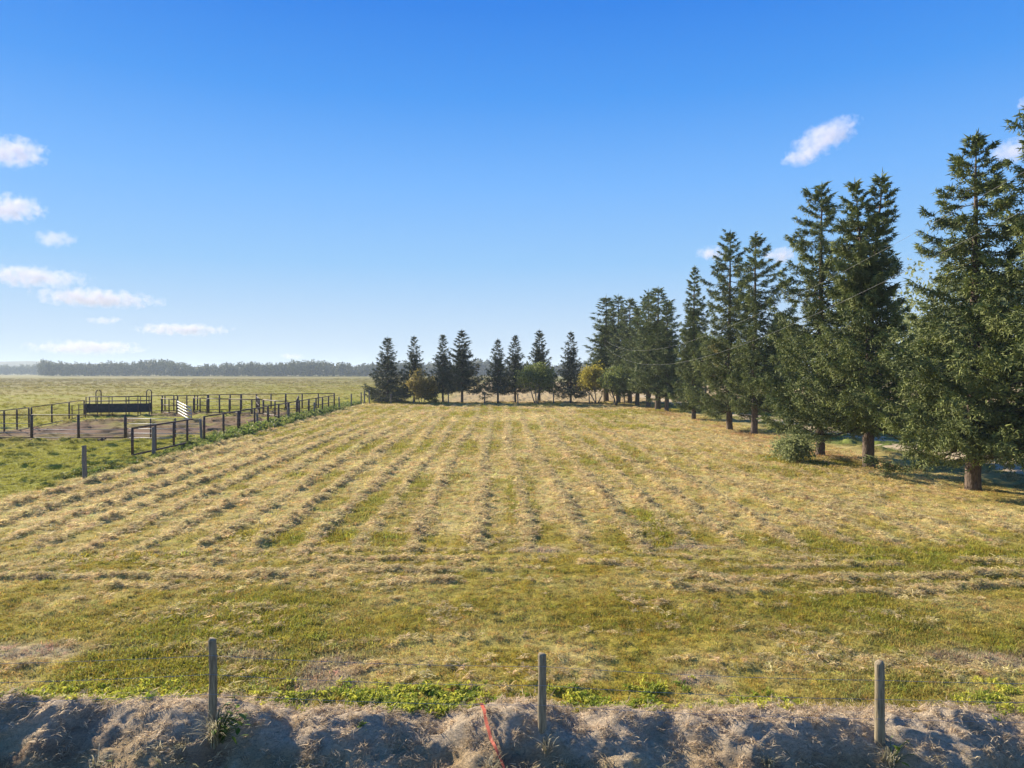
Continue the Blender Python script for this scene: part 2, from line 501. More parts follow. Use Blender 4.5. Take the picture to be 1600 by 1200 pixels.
# spoil bank in front of the field
bx = np.arange(-22, 22, 0.04); by = np.arange(7.2, 9.95, 0.035)
BX, BY = np.meshgrid(bx, by)
wig = (fbm(BX / 1.0 + 13, BX * 0 + 2, 3) - .5) * 1.5
tt = (BY + wig * 0.5 - 7.25) / 1.75
crest = bank_crest(BX)
front = np.clip(tt, 0, 1); front = front ** 1.1
backd = sstep(9.15, 9.85, BY)
foot = -0.60 + 0.05 * (fbm(BX / .5, BY / .5, 2) - .5)
BZ = foot + (crest - foot) * np.clip(front, 0, 1.08)
BZ = BZ * (1 - backd) + backd * (-0.10)
rough_ = fbm(BX / 0.45 + 5, BY / 0.3, 4) - .5
lumps = fbm(BX / 0.16, BY / 0.12 + 9, 3) - .5
BZ += (0.20 * rough_ + 0.09 * lumps) * sstep(-0.1, 0.3, tt) * (1 - backd * .7)
BZ -= 0.17 * sstep(.5, .66, fbm(BX / 1.1 + 44, BY / 1.4, 2)) * np.clip(front, 0, 1) * (1 - np.clip(front - .6, 0, .4) / .4)


def bank_mat():
    m, t, b = newmat('bank_dry_grass_and_soil')
    a = t.nodes.new('ShaderNodeAttribute'); a.attribute_name = 'alb'
    c0 = t.nodes.new('ShaderNodeTexCoord'); mp = t.nodes.new('ShaderNodeMapping'); mp.inputs['Scale'].default_value = (1, 1, 2.2)
    t.links.new(c0.outputs['Object'], mp.inputs['Vector'])
    n1 = noise_node(t, 16, 7, 0.75, vec=mp.outputs[0], dist=1.2); n2 = noise_node(t, 70, 4, 0.7, vec=mp.outputs[0], dist=2.0)
    r1 = ramp_node(t, n1.outputs['Fac'], [(0.28, (.42, .40, .38)), (0.5, (1, 1, 1)), (0.72, (1.4, 1.36, 1.3))])
    r2 = ramp_node(t, n2.outputs['Fac'], [(0.3, (.55, .55, .55)), (0.7, (1.35, 1.35, 1.3))])
    c = mixc(t, 1.0, a.outputs['Vector'], r1.outputs[0], 'MULTIPLY')
    c = mixc(t, .9, c, r2.outputs[0], 'MULTIPLY')
    t.links.new(c, b.inputs['Base Color']); b.inputs['Roughness'].default_value = 1.0; b.inputs['Specular IOR Level'].default_value = 0.05
    bump(t, b, n1.outputs['Fac'], 1.0, 0.07)
    return m


topm = sstep(.62, .95, front + .5 * rough_)
n_ = fbm(BX / .6 + 3, BY / .5, 4)
BC = lerp(np.broadcast_to(C(.47, .335, .18), BX.shape + (3,)), C(.60, .455, .265), sstep(.4, .62, n_))
BC = lerp(BC, C(.60, .48, .34), topm * .8)
BC = lerp(BC, C(.23, .13, .085), sstep(.6, .72, fbm(BX / .9 + 60, BY / .7 + 5, 3)) * .6 * (1 - topm))
BC = lerp(BC, C(.15, .17, .06), (1 - sstep(-.1, .25, tt + .5 * rough_)) * .7)
bi = np.arange(BX.size).reshape(BX.shape)
BQ = np.stack([bi[:-1, :-1], bi[:-1, 1:], bi[1:, 1:], bi[1:, :-1]], -1).reshape(-1, 4)
bme = mesh_np('dirt_bank', np.stack([BX, BY, BZ], -1).reshape(-1, 3), BQ, bank_mat(), True, {'alb': BC.reshape(-1, 3)})
tag(mobj('dirt_bank', bme), 'low ragged bank of soil and dead grass below the front fence', None, None, 'structure')


def bank_z(x, y):
    i = np.clip(((np.asarray(y) - by[0]) / .035).astype(int), 0, len(by) - 1); j = np.clip(((np.asarray(x) - bx[0]) / .04).astype(int), 0, len(bx) - 1)
    return BZ[i, j]


def surf_z(x, y):
    x = np.asarray(x, float); y = np.asarray(y, float)
    return base_z(x, y) + relief(x, y)


# far low hill on the left horizon
hx = np.linspace(-2600, -900, 80); hv = []
for i, x_ in enumerate(hx):
    hgt = 40 * math.exp(-((x_ + 1500) / 330) ** 2) + 24 * math.exp(-((x_ + 2150) / 300) ** 2) + 3 * float(vnoise(x_ / 90, 2.0))
    for j in range(9):
        s = j / 8
        hv.append((x_, 1900 + 600 * s, -2 + hgt * math.sin(math.pi * s)))
hi = np.arange(len(hv)).reshape(80, 9)
hq = np.stack([hi[:-1, :-1], hi[1:, :-1], hi[1:, 1:], hi[:-1, 1:]], -1).reshape(-1, 4)
M['hill'] = simple_noise_mat('wooded_hill', (.035, .045, .025), (.08, .085, .04), 0.03, 1, 0)
tag(mobj('hills', mesh_np('hills', hv, hq, M['hill'], True)), 'low wooded hill far off on the horizon', None, None, 'structure')

# ------------------------------------------------------------------ scattered grass and hay (uncountable)
src = bpy.data.collections.new('tuft_sources')


def tuft(kind, seed):
    r = np.random.default_rng(seed); V = []; T = []; A = []
    def blade(p, d, L, wd, bend, tone):
        d = np.array(d) / np.linalg.norm(d); s = np.cross(d, [0, 0, 1.0]); s = s / (np.linalg.norm(s) + 1e-6) * wd / 2
        rot = r.uniform(0, np.pi); s = s * math.cos(rot) + np.cross(d, s) * math.sin(rot)
        mid = p + d * L * .55; tip = p + d * L + np.array([d[0] * bend, d[1] * bend, -abs(bend)]) * L
        n = len(V); V.extend([p - s, p + s, mid + s * .8, mid - s * .8, tip])
        T.extend([(n, n + 1, n + 2), (n, n + 2, n + 3), (n + 3, n + 2, n + 4)]); A.extend([tone] * 5)
    if kind == 'stubble':
        for _ in range(20):
            a = r.uniform(0, 6.28); el = r.uniform(.5, 1.5); p = np.append(r.normal(0, .05, 2), -.01)
            blade(p, (math.cos(a) * math.cos(el), math.sin(a) * math.cos(el), math.sin(el)), r.uniform(.05, .12), r.uniform(.006, .012), r.uniform(0, .5), r.uniform(0, 1))
    elif kind == 'hay':
        for _ in range(34):
            a = r.uniform(0, 6.28); el = r.uniform(-.25, .55); p = np.append(r.normal(0, .06, 2), r.uniform(0, .045))
            blade(p, (math.cos(a) * math.cos(el), math.sin(a) * math.cos(el), math.sin(el)), r.uniform(.05, .12), r.uniform(.006, .013), r.uniform(-.1, .4), r.uniform(0, 1))
    elif kind == 'tussock':
        for _ in range(34):
            a = r.uniform(0, 6.28); el = r.uniform(.6, 1.5); p = np.append(r.normal(0, .10, 2), -.02)
            blade(p, (math.cos(a) * math.cos(el), math.sin(a) * math.cos(el), math.sin(el)), r.uniform(.12, .3), r.uniform(.012, .024), r.uniform(.1, .7), r.uniform(0, 1))
    elif kind == 'leafy':
        for _ in range(26):
            a = r.uniform(0, 6.28); el = r.uniform(.2, 1.3); p = np.append(r.normal(0, .07, 2), r.uniform(-.01, .08))
            blade(p, (math.cos(a) * math.cos(el), math.sin(a) * math.cos(el), math.sin(el)), r.uniform(.08, .2), r.uniform(.025, .05), r.uniform(.1, .6), r.uniform(0, 1))
    me = mesh_np('tuft_' + kind, np.array(V), np.array(T), M['blade'], False, {'tone': np.array(A)})
    o = bpy.data.objects.new('tuft_' + kind, me)
    return o


def sources(kind, n, seed):
    c = bpy.data.collections.new('src_' + kind)
    for i in range(n):
        c.objects.link(tuft(kind, seed + i))
    return c


def scatter_group(name, coll):
    g = bpy.data.node_groups.new(name, 'GeometryNodeTree')
    g.interface.new_socket('Geometry', in_out='INPUT', socket_type='NodeSocketGeometry')
    g.interface.new_socket('Geometry', in_out='OUTPUT', socket_type='NodeSocketGeometry')
    n = g.nodes.new; l = g.links.new
    gi, go = n('NodeGroupInput'), n('NodeGroupOutput')
    iop = n('GeometryNodeInstanceOnPoints'); ci = n('GeometryNodeCollectionInfo')
    ci.inputs['Collection'].default_value = coll
    ci.inputs['Separate Children'].default_value = True; ci.inputs['Reset Children'].default_value = True
    def na(nm, ty):
        a = n('GeometryNodeInputNamedAttribute'); a.data_type = ty; a.inputs['Name'].default_value = nm
        return a.outputs['Attribute']
    l(gi.outputs[0], iop.inputs['Points']); l(ci.outputs[0], iop.inputs['Instance'])
    iop.inputs['Pick Instance'].default_value = True
    l(na('idx', 'INT'), iop.inputs['Instance Index']); l(na('rot', 'FLOAT_VECTOR'), iop.inputs['Rotation']); l(na('scl', 'FLOAT_VECTOR'), iop.inputs['Scale'])
    l(iop.outputs[0], go.inputs[0])
    return g


def scatter(name, label, P, scl, tint, coll, nvar, seed, tilt=0.0):
    r = np.random.default_rng(seed); n = len(P)
    me = bpy.data.meshes.new(name); me.vertices.add(n); me.vertices.foreach_set('co', np.asarray(P, np.float32).ravel())
    rot = np.stack([r.normal(0, tilt, n), r.normal(0, tilt, n), r.uniform(0, 6.28, n)], 1).astype(np.float32)
    scl = np.asarray(scl, np.float32)
    if scl.ndim == 1: scl = np.stack([scl] * 3, 1)
    for nm, a in (('rot', rot), ('scl', scl), ('tint', np.asarray(tint, np.float32))):
        at = me.attributes.new(nm, 'FLOAT_VECTOR', 'POINT'); at.data.foreach_set('vector', a.ravel())
    at = me.attributes.new('idx', 'INT', 'POINT'); at.data.foreach_set('value', r.integers(0, nvar, n).astype(np.int32))
    o = mobj(name, me)
    md = o.modifiers.new('scatter', 'NODES'); md.node_group = scatter_group(name + '_nodes', coll)
    tag(o, label, None, None, 'stuff')
    return o


S_st, S_hay, S_tus, S_lf = sources('stubble', 5, 10), sources('hay', 5, 30), sources('tussock', 5, 50), sources('leafy', 4, 70)


def pts(n, x0, x1, y0, y1, r):
    return r.uniform(x0, x1, n), r.uniform(y0, y1, n)


# stubble over the mown field
X = []; Y = []; S = []
for (n, y0, y1, s) in ((52000, 9.4, 17, 1.0), (42000, 17, 30, 1.35), (30000, 30, 55, 2.0), (16000, 55, 104, 3.0)):
    hw = min(24, 0.74 * y1 + 2)
    x, y = pts(n, -hw, min(hw, 19.5), y0, y1, rng)
    k = field_in(x, y) > .45
    X.append(x[k]); Y.append(y[k]); S.append(np.full(k.sum(), s) * rng.uniform(.6, 1.3, k.sum()))
X, Y, S = map(np.concatenate, (X, Y, S))
keep = rng.random(len(X)) < 0.35 + 0.65 * np.clip(green(X, Y) * 1.2 + .3 - .6 * rows(X, Y), 0, 1)
X, Y, S = X[keep], Y[keep], S[keep]
g_ = green(X, Y)
S = S * (0.75 + .45 * g_)
tint = albedo(X, Y) * rng.uniform(.75, 1.45, (len(X), 1)) * (1 + .1 * rng.normal(0, 1, (len(X), 3)))
tint = lerp(tint, GREENC * 1.15, rng.random(len(X)) * .22 * (0.15 + g_))
scatter('mown_grass', 'short mown grass and stubble of the hay field', np.stack([X, Y, surf_z(X, Y)], 1), np.stack([S, S, S * .8], 1), np.clip(tint, 0.01, .8), S_st, 5, 1, .12)

# cut hay lying in windrows
X = []; Y = []; S = []
for (n, y0, y1, s) in ((100000, 9.4, 19, .72), (130000, 19, 36, .95), (70000, 36, 62, 1.4), (30000, 62, 103, 2.0)):
    hw = min(24, 0.74 * y1 + 2)
    x, y = pts(n, -hw, min(hw, 17), y0, y1, rng)
    k = (field_in(x, y) > .5) & (rng.random(n) < np.clip(rows(x, y) ** 1.3 * 1.05 * (.4 + 1.1 * fbm(x / .8 + 2, y / 1.6 + 5, 2)) + .13 * sstep(.5, .7, fbm(x / 1.2 + 8, y / 1.2, 3)), 0, 1))
    X.append(x[k]); Y.append(y[k]); S.append(np.full(k.sum(), s) * rng.uniform(.55, 1.35, k.sum()))
X, Y, S = map(np.concatenate, (X, Y, S))
big = rng.random(len(X)) < .03
S = np.where(big, S * 1.6, S)
tint = np.broadcast_to(C(.58, .465, .225), (len(X), 3)) * rng.uniform(.7, 1.3, (len(X), 1)) * (1 + .05 * rng.normal(0, 1, (len(X), 3)))
tint = lerp(tint, C(.34, .24, .13), (rng.random(len(X)) < .08) * .6)
scatter('cut_hay', 'dry cut hay lying in windrows across the field', np.stack([X, Y, surf_z(X, Y) + .01], 1), np.stack([S, S, S * rng.uniform(.7, 1.5, len(S))], 1), np.clip(tint, .02, .85), S_hay, 5, 2, .15)

# pasture on the left and rough grass on the right
X = []; Y = []; S = []
for (n, x0, x1, y0, y1, s) in ((26000, -40, -16, 20, 48, .85), (22000, -75, -18, 48, 100, 1.25), (9000, -160, -18, 100, 220, 2.2), (12000, -380, -20, 200, 520, 4.5), (9000, 17.5, 34, 14, 60, 1.0), (5000, 17.5, 50, 60, 130, 1.5), (4000, -24, 20, 103.5, 108, 1.2)):
    x, y = pts(n, x0, x1, y0, y1, rng)
    k = (field_in(x, y) < .4) & ~((x > 22.5) & (x < 26.1)) & (dirt_mask(x, y) < .4)
    k &= ~((x > -40) & (x < -22) & (y > 48) & (y < 82) & (rng.random(n) < .75))
    k &= rng.random(n) < .35 + .9 * (fbm(x / .9 + 11, y / .9, 3) - .3)
    X.append(x[k]); Y.append(y[k]); S.append(np.full(k.sum(), s) * rng.uniform(.45, 1.15, k.sum()))
X, Y, S = map(np.concatenate, (X, Y, S))
tint = albedo(X, Y) * rng.uniform(.75, 1.35, (len(X), 1))
scatter('pasture_grass', 'uneven green and dry grass of the pasture and verges', np.stack([X, Y, surf_z(X, Y)], 1), np.stack([S, S, S * .7], 1), np.clip(tint, .01, .8), S_tus, 5, 3, .15)

# taller weeds along the corral fence, and the bright weeds behind the bank
X = []; Y = []; S = []; TT = []
n = 3000
y = rng.uniform(30, 104, n); x = x_left(y) + rng.normal(0.15, .38, n)
k = rng.random(n) < .25 + .75 * sstep(38, 50, y)
X.append(x[k]); Y.append(y[k]); S.append(rng.uniform(1.2, 2.9, k.sum()) * (0.45 + .6 * sstep(40, 52, y[k]))); TT.append(lerp(np.broadcast_to(C(.12, .17, .03), (k.sum(), 3)), C(.30, .29, .09), rng.random(k.sum()) ** 2))
n = 7500
x = rng.uniform(-9, 9, n); y = 9.82 + rng.normal(0, .24, n) + .1 * np.sin(x)
band = np.maximum.reduce([np.exp(-((x + 5.6) / 1.0) ** 4), .3 * np.exp(-((x + 3.2) / .3) ** 2), np.exp(-((x + 1.5) / 1.1) ** 4), .5 * np.exp(-((x - 1.6) / 1.0) ** 4), .25 * np.exp(-((x - 3.3) / .4) ** 2), .5 * np.exp(-((x - 6.8) / .5) ** 2)])
k = rng.random(n) < band * sstep(.4 - .15 * (x < -4), .62 - .15 * (x < -4), fbm(x / .5, y / .3, 2))
X.append(x[k]); Y.append(y[k]); S.append(rng.uniform(.2, .58, k.sum())); TT.append(lerp(np.broadcast_to(C(.17, .24, .03), (k.sum(), 3)), C(.60, .55, .08), rng.random(k.sum())))
X, Y, S, TT = map(np.concatenate, (X, Y, S, TT))
zz = np.where(Y < 9.9, np.maximum(surf_z(X, Y), bank_z(X, Y)), surf_z(X, Y))
scatter('leafy_weeds', 'bright leafy weeds along the fences and bank', np.stack([X, Y, zz], 1), S, TT, S_lf, 4, 4, .1)

# dead grass matted over the bank
n = 4200
x = rng.uniform(-9.5, 9.5, n); y = rng.uniform(8.0, 9.75, n)
k = rng.random(n) < np.clip(.25 + 1.3 * (fbm(x / .5, y / .4 + 7, 3) - .35) + .35 * sstep(8.75, 9.1, y), 0, 1)
x, y = x[k], y[k]
low = 1 - sstep(8.15, 8.6, y)
tint = lerp(np.broadcast_to(C(.55, .43, .28), (len(x), 3)), C(.30, .32, .12), low * rng.random(len(x))) * rng.uniform(.6, 1.3, (len(x), 1))
s = rng.uniform(.4, .95, len(x))
scatter('dead_grass', 'matted dead grass covering the dirt bank', np.stack([x, y, bank_z(x, y)], 1), np.stack([s, s, s], 1), tint, S_hay, 5, 5, .5)

# ------------------------------------------------------------------ spruces
def spindles(mb_list, P, D, Ls, r, tone):
    """many little needle-covered twigs, 3 triangles each"""
    n = len(P)
    D = D / (np.linalg.norm(D, axis=1)[:, None] + 1e-9)
    ref = np.where(np.abs(D[:, 2:3]) < .9, np.array([[0, 0, 1.0]]), np.array([[1.0, 0, 0]]))
    u = np.cross(D, ref); u /= np.linalg.norm(u, axis=1)[:, None] + 1e-9
    v = np.cross(D, u)
    V = np.empty((n, 4, 3)); V[:, 3] = P + D * Ls[:, None]
    m = P + D * (Ls * .12)[:, None]
    for j, a in enumerate((0.3, 2.4, 4.5)):
        V[:, j] = m + (u * math.cos(a) + v * math.sin(a)) * r[:, None]
    base = np.array([(0, 1, 3), (1, 2, 3), (2, 0, 3)])
    T = base[None] + (np.arange(n) * 4)[:, None, None]
    mb_list.append((V.reshape(-1, 3), T.reshape(-1, 3), np.repeat(tone, 4)))


def spruce_meshes(H, prof, cb, seed, dens=1.0, tops=((0, 0, 1.0),), trunk_r=0.24, needle='needle', tw=1.0, asym=None, step=1.2, kq=12):
    r = np.random.default_rng(seed)
    ph, pr = zip(*prof)
    parts = []; limbs = MB()
    trunk = MB()
    def axis_pt(z, top):
        dx, dy, hf = top
        s = np.clip((z / H - .45) / .55, 0, 1)
        return np.array([dx * s, dy * s, z])
    for ti, top in enumerate(tops):
        Ht = H * top[2]
        zs = np.linspace(-.15 if ti == 0 else H * .42, Ht * .985, 14) if ti else np.concatenate([[-.15, .12, .5], np.linspace(1.2, Ht * .985, 11)])
        P = np.array([axis_pt(z, top) for z in zs]) + np.append(r.normal(0, .012, (14, 2)), np.zeros((14, 1)), 1)
        rad = trunk_r * np.clip(1 - zs / (Ht * 1.0), .02, 1) ** .85
        if ti == 0: rad[0] *= 1.22
        else: rad *= .8
        trunk.tube(P, rad, 10, True)
        z = cb if ti == 0 else H * .55
        while z < Ht * .985:
            t = z / H
            tloc = z / Ht
            Rp = np.interp(1 - (1 - tloc) if ti == 0 else tloc, ph, pr)
            if len(tops) > 1 and t > .5: Rp *= .78
            nb = r.integers(5, 8) if tloc < .5 else r.integers(4, 6)
            a0 = r.uniform(0, 6.28)
            c0 = axis_pt(z, top)
            for b in range(nb):
                az = a0 + b * 6.283 / nb + r.normal(0, .25)
                Rb = Rp * r.uniform(.62, 1.22) + .04
                if asym is not None: Rb *= 1 + asym[1] * math.cos(az - asym[0])
                if r.random() < .07: Rb *= r.uniform(.35, .6)
                el = np.interp(tloc, [0, .3, .6, .85, 1], [-6, -8, -4, 10, 45]) + r.normal(0, 6)
                te = math.tan(R(float(el)))
                dr = np.interp(tloc, [0, .5, 1], [.10, .16, .05]); up = np.interp(tloc, [0, .5, 1], [.22, .18, .1])
                s = np.linspace(0, 1, 6)
                rr = Rb * s; zz = c0[2] + r.normal(0, .06) + Rb * (te * s - dr * np.sin(s * np.pi) + up * s ** 3)
                dirx, diry = math.cos(az), math.sin(az)
                curve = r.normal(0, .08) * s ** 2 * Rb
                BP = np.stack([c0[0] + dirx * rr - diry * curve, c0[1] + diry * rr + dirx * curve, zz], 1)
                if Rb > .45 and True:
                    limbs.tube(BP, np.linspace(.012 + .011 * Rb, .005, 6), 3, False)
                m = int((4 + 7.0 * Rb ** 1.25) * dens)
                s0 = r.uniform(.14 if Rb < 1.2 else .22, 1.0, m) ** .7
                side = np.where(r.random(m) < .5, -1, 1)
                pos = np.stack([np.interp(s0, s, BP[:, k]) for k in range(3)], 1)
                ang = az + side * r.uniform(.5, 1.25, m)
                sl = np.minimum(.75, (.12 + min(Rb, 1.0) * .14 + .34 * Rb * (1.05 - s0))) * r.uniform(.7, 1.25, m) * min(1, .4 + .55 * Rb) * (1 if tloc < .5 else .72)
                dz = r.normal(-.30, .16, m) + (.4 if tloc > .8 else 0)
                sdir = np.stack([np.cos(ang), np.sin(ang), dz], 1)
                ks = kq; bt = r.normal(0, .1)
                for q in range(ks):
                    f = (q + .3) / ks
                    pp = pos + sdir * (sl * f)[:, None] + r.normal(0, .03, (m, 3))
                    pp[:, 2] -= .05 * f
                    dd = sdir * .7 + r.normal(0, .62, (m, 3)); dd[:, 2] += r.normal(.1, .25, m)
                    ll = r.uniform(.12, .25, m) * tw * min(1, .45 + Rb * .6)
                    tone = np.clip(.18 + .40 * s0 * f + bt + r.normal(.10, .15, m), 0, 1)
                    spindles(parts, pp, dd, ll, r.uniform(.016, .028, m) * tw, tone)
                # the tip
                k3 = 4
                tp = BP[-1] + r.normal(0, .03, (k3, 3))
                td = np.stack([dirx + r.normal(0, .4, k3), diry + r.normal(0, .4, k3), r.normal(.25, .25, k3)], 1)
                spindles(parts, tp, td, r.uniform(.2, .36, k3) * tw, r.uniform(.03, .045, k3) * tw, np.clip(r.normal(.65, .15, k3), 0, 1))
            z += np.interp(t, [0, .45, .6, .9, 1], [.34, .32, .36, .30, .16]) * r.uniform(.8, 1.25) * step * max(.8, H / 14)
        # short shoots close to the trunk
        nsh = int(H * 85 * dens)
        zq = r.uniform(cb * .9 if ti == 0 else H * .55, Ht * .72, nsh); aq = r.uniform(0, 6.283, nsh)
        cq = np.array([axis_pt(v, top) for v in zq]); oq = np.interp(zq / Ht, ph, pr) * r.uniform(.06, .38, nsh)
        pq = cq + np.stack([np.cos(aq) * oq, np.sin(aq) * oq, np.zeros(nsh)], 1)
        for _ in range(2):
            dq = np.stack([np.cos(aq) + r.normal(0, .6, nsh), np.sin(aq) + r.normal(0, .6, nsh), r.normal(-.1, .5, nsh)], 1)
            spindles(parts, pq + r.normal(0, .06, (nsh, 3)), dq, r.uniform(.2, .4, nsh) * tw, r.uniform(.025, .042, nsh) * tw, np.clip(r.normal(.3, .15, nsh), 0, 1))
        # the leader
        k4 = 14
        lp = np.array([axis_pt(Ht * (1 - .06 * q / k4), top) for q in range(k4)])
        ld = np.stack([r.normal(0, .5, k4), r.normal(0, .5, k4), np.full(k4, .75)], 1); ld[0] = (0, 0, 1)
        spindles(parts, lp, ld, r.uniform(.16, .34, k4) * tw, np.full(k4, .028), r.uniform(.3, .7, k4))
    Vs = []; Ts = []; As = []; n0 = 0
    for V, T, A in parts:
        Vs.append(V); Ts.append(T + n0); As.append(A); n0 += len(V)
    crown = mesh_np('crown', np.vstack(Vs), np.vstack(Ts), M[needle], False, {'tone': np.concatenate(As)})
    return trunk.mesh('trunk', M['bark'], True), limbs.mesh('limbs', M['twigwood']), crown


def place_tree(name, label, cat, meshes, loc, rz=0.0, s=(1, 1, 1), group=None, names=('trunk', 'limbs', 'crown')):
    root = empty(name, loc, rz); root.scale = s
    tag(root, label, cat, group)
    for nm, me in zip(names, meshes):
        if me is not None:
            q = mobj(nm, me, root)
            if nm == 'limbs': q['kind'] = 'stuff'
    return root


# profile: (height fraction, crown radius in metres)
P_wide = [(0, 2.6), (.12, 3.1), (.25, 3.2), (.38, 2.6), (.48, 1.9), (.6, 1.75), (.72, 1.65), (.82, 1.25), (.9, .8), (.96, .36), (1, .0)]
P_tall = [(0, 2.1), (.12, 2.6), (.3, 2.5), (.45, 2.0), (.6, 1.85), (.75, 1.6), (.86, 1.1), (.94, .5), (1, .0)]
P_slim = [(0, 1.6), (.12, 1.95), (.35, 1.6), (.6, 1.25), (.8, .85), (.93, .35), (1, .0)]
P_cone = [(0, 2.6), (.15, 2.8), (.3, 2.35), (.55, 1.5), (.75, .9), (.9, .38), (1, .0)]
GR = 'row of tall mature spruces'


def near_spruce(px, py, pty, prof, seed, label, **k):
    x, y = gp(px, py)
    H = CH + (HZ - pty) / F * y
    ms = spruce_meshes(H, prof, k.pop('cb', 1.4), seed, **k)
    place_tree('spruce_tree', label, 'tree', ms, (x, y, float(base_z(x, y))), 0, group=GR)
    return x, y, H


near_spruce(1522, 765, 213, P_wide, 101, 'tall broad spruce with thick trunk, the rightmost one in full view', trunk_r=.29, cb=1.9, dens=1.5, asym=(R(200), .12))
near_spruce(1358, 730, 272, P_wide, 102, 'twin-topped tall spruce with bare thick trunk, right of the pointed one', tops=((.55, 0, 1.0), (-.65, .3, .975)), trunk_r=.28, cb=2.1, dens=1.5, asym=(R(190), .15))
near_spruce(1282, 711, 290, P_tall, 103, 'tall pointed spruce standing right behind the rounded green shrub', trunk_r=.25, cb=2.0, dens=1.45, asym=(R(200), .15))
near_spruce(1179, 678, 367, P_tall, 104, 'tall spruce with long branches reaching right, left of the green shrub', trunk_r=.25, cb=2.1, dens=1.4, asym=(R(0), .35))
near_spruce(1140, 671, 363, P_tall, 105, 'tall spruce with thick trunk beside rust-coloured needle litter', trunk_r=.25, cb=1.6, dens=1.4, asym=(R(180), .15))
near_spruce(1084, 655, 417, P_slim, 106, 'slim pointed spruce with foliage almost to the ground, mid row', trunk_r=.22, cb=1.2, dens=1.3)
# one standing past the right edge of the view, its branches reach in
ms = spruce_meshes(14.6, P_wide, 1.9, 107, dens=1.3, trunk_r=.29)
place_tree('spruce_tree', 'tall spruce cut off by the right edge of the view', 'tree', ms, (18.75, 25.4, 0), group=GR)

# farther end of the row: shared variants
VT = [spruce_meshes(15.5, P_tall, 2.8, 201, dens=1.1, tw=1.5, kq=6, trunk_r=.28), spruce_meshes(15.5, P_slim, 2.4, 202, dens=1.15, tw=1.5, kq=6, trunk_r=.25),
      spruce_meshes(15.5, [(a, b * .95) for a, b in P_wide], 2.6, 203, dens=.95, tw=1.5, kq=6, trunk_r=.28)]
far_row = [(1042, 643, 470, 1, 1.0, 'narrow spruce in shade right of the thick-trunked far row spruce'), (1028, 641, 449, 0, 1.05, 'thick-trunked spruce where the row begins to bunch up'),
           (1013, 636, 455, 2, .9, 'broad spruce just left of the bunched thick-trunked spruce'), (996, 634, 480, 1, 1.1, 'shorter slim spruce in the far bunch of the row'),
           (984, 631, 466, 0, 1.0, 'spruce in the far bunch, right of the leftmost pair'), (966, 629, 462, 2, .95, 'tallest broad spruce of the far bunch behind the yellow tree'),
           (947, 628, 464, 1, 1.35, 'leftmost spruce of the tall row, above the yellow tree')]
for i, (px, py, pty, v, ws, lab) in enumerate(far_row):
    x, y = gp(px, py); H = CH + (HZ - pty) / F * y; s = H / 15.5
    place_tree('spruce_tree', lab, 'tree', VT[v], (x, y, 0), rng.uniform(0, 6.28), (s * ws * 1.3, s * ws * 1.3, s), GR)
# a second line farther right, seen through the gaps
for i, (x, y, H, v, lab) in enumerate(((30.5, 52, 9, 2, 'lower spruce seen between trunks beyond the drive'), (28.6, 78, 11, 0, 'spruce beyond the drive, seen through the middle of the row'), (24.2, 98, 13, 1, 'spruce behind the far bunch on its right side'))):
    s = H / 15.5
    place_tree('spruce_tree', lab, 'tree', VT[v], (x, y, 0), rng.uniform(0, 6.28), (s * 1.15, s * 1.15, s), 'spruces beyond the drive')

# back row of younger, darker spruces
YV = [spruce_meshes(11, P_cone, 2.2, 304, dens=1.1, tw=1.5, kq=6, trunk_r=.17, needle='needle_far', step=1.35), spruce_meshes(11, [(a, b * (1 + .12 * math.sin(a * 9))) for a, b in P_cone], 1.5, 305, dens=.75, tw=1.45, kq=6, trunk_r=.17, needle='needle_far', step=1.2),
      spruce_meshes(11, P_cone, 2.2, 301, dens=.75, tw=1.45, kq=6, trunk_r=.17, needle='needle_far', step=1.1), spruce_meshes(11, P_cone, .5, 302, dens=.75, tw=1.45, kq=6, trunk_r=.17, needle='needle_far', step=1.1),
      spruce_meshes(11, [(a, b * .85) for a, b in P_cone], 2.0, 303, dens=.8, tw=1.4, kq=6, trunk_r=.16, needle='needle_far', step=1.1)]
back_row = [(606, 629, 528, 3, 1.18, 'leftmost broad dark spruce of the back row, foliage down to the ground'), (647, 629, 526, 1, .95, 'second dark spruce of the back row, left of the yellowing bush'),
            (692, 630, 524, 4, 1.0, 'dark spruce just right of the yellowing bush in the back row'), (722, 629.5, 516, 0, 1.12, 'fourth dark spruce of the back row, bare trunk, left of the gap'),
            (778, 631, 531, 2, .95, 'dark bare-trunked spruce just right of the gap in the back row'), (805, 629.5, 525, 4, 1.1, 'slim dark spruce left of the round bushy tree'),
            (843, 628, 516, 0, .95, 'spruce rising behind the round bushy tree of the back row'), (892, 630, 519, 1, .92, 'rightmost dark spruce of the back row')]
for px, py, pty, v, ws, lab in back_row:
    x, y = gp(px, py); H = CH + (HZ - pty) / F * y; s = H / 11
    place_tree('spruce_tree', lab, 'tree', YV[v], (x, y, 0), rng.uniform(0, 6.28), (s * ws * 1.14, s * ws * 1.14, s), 'back row of young spruces')


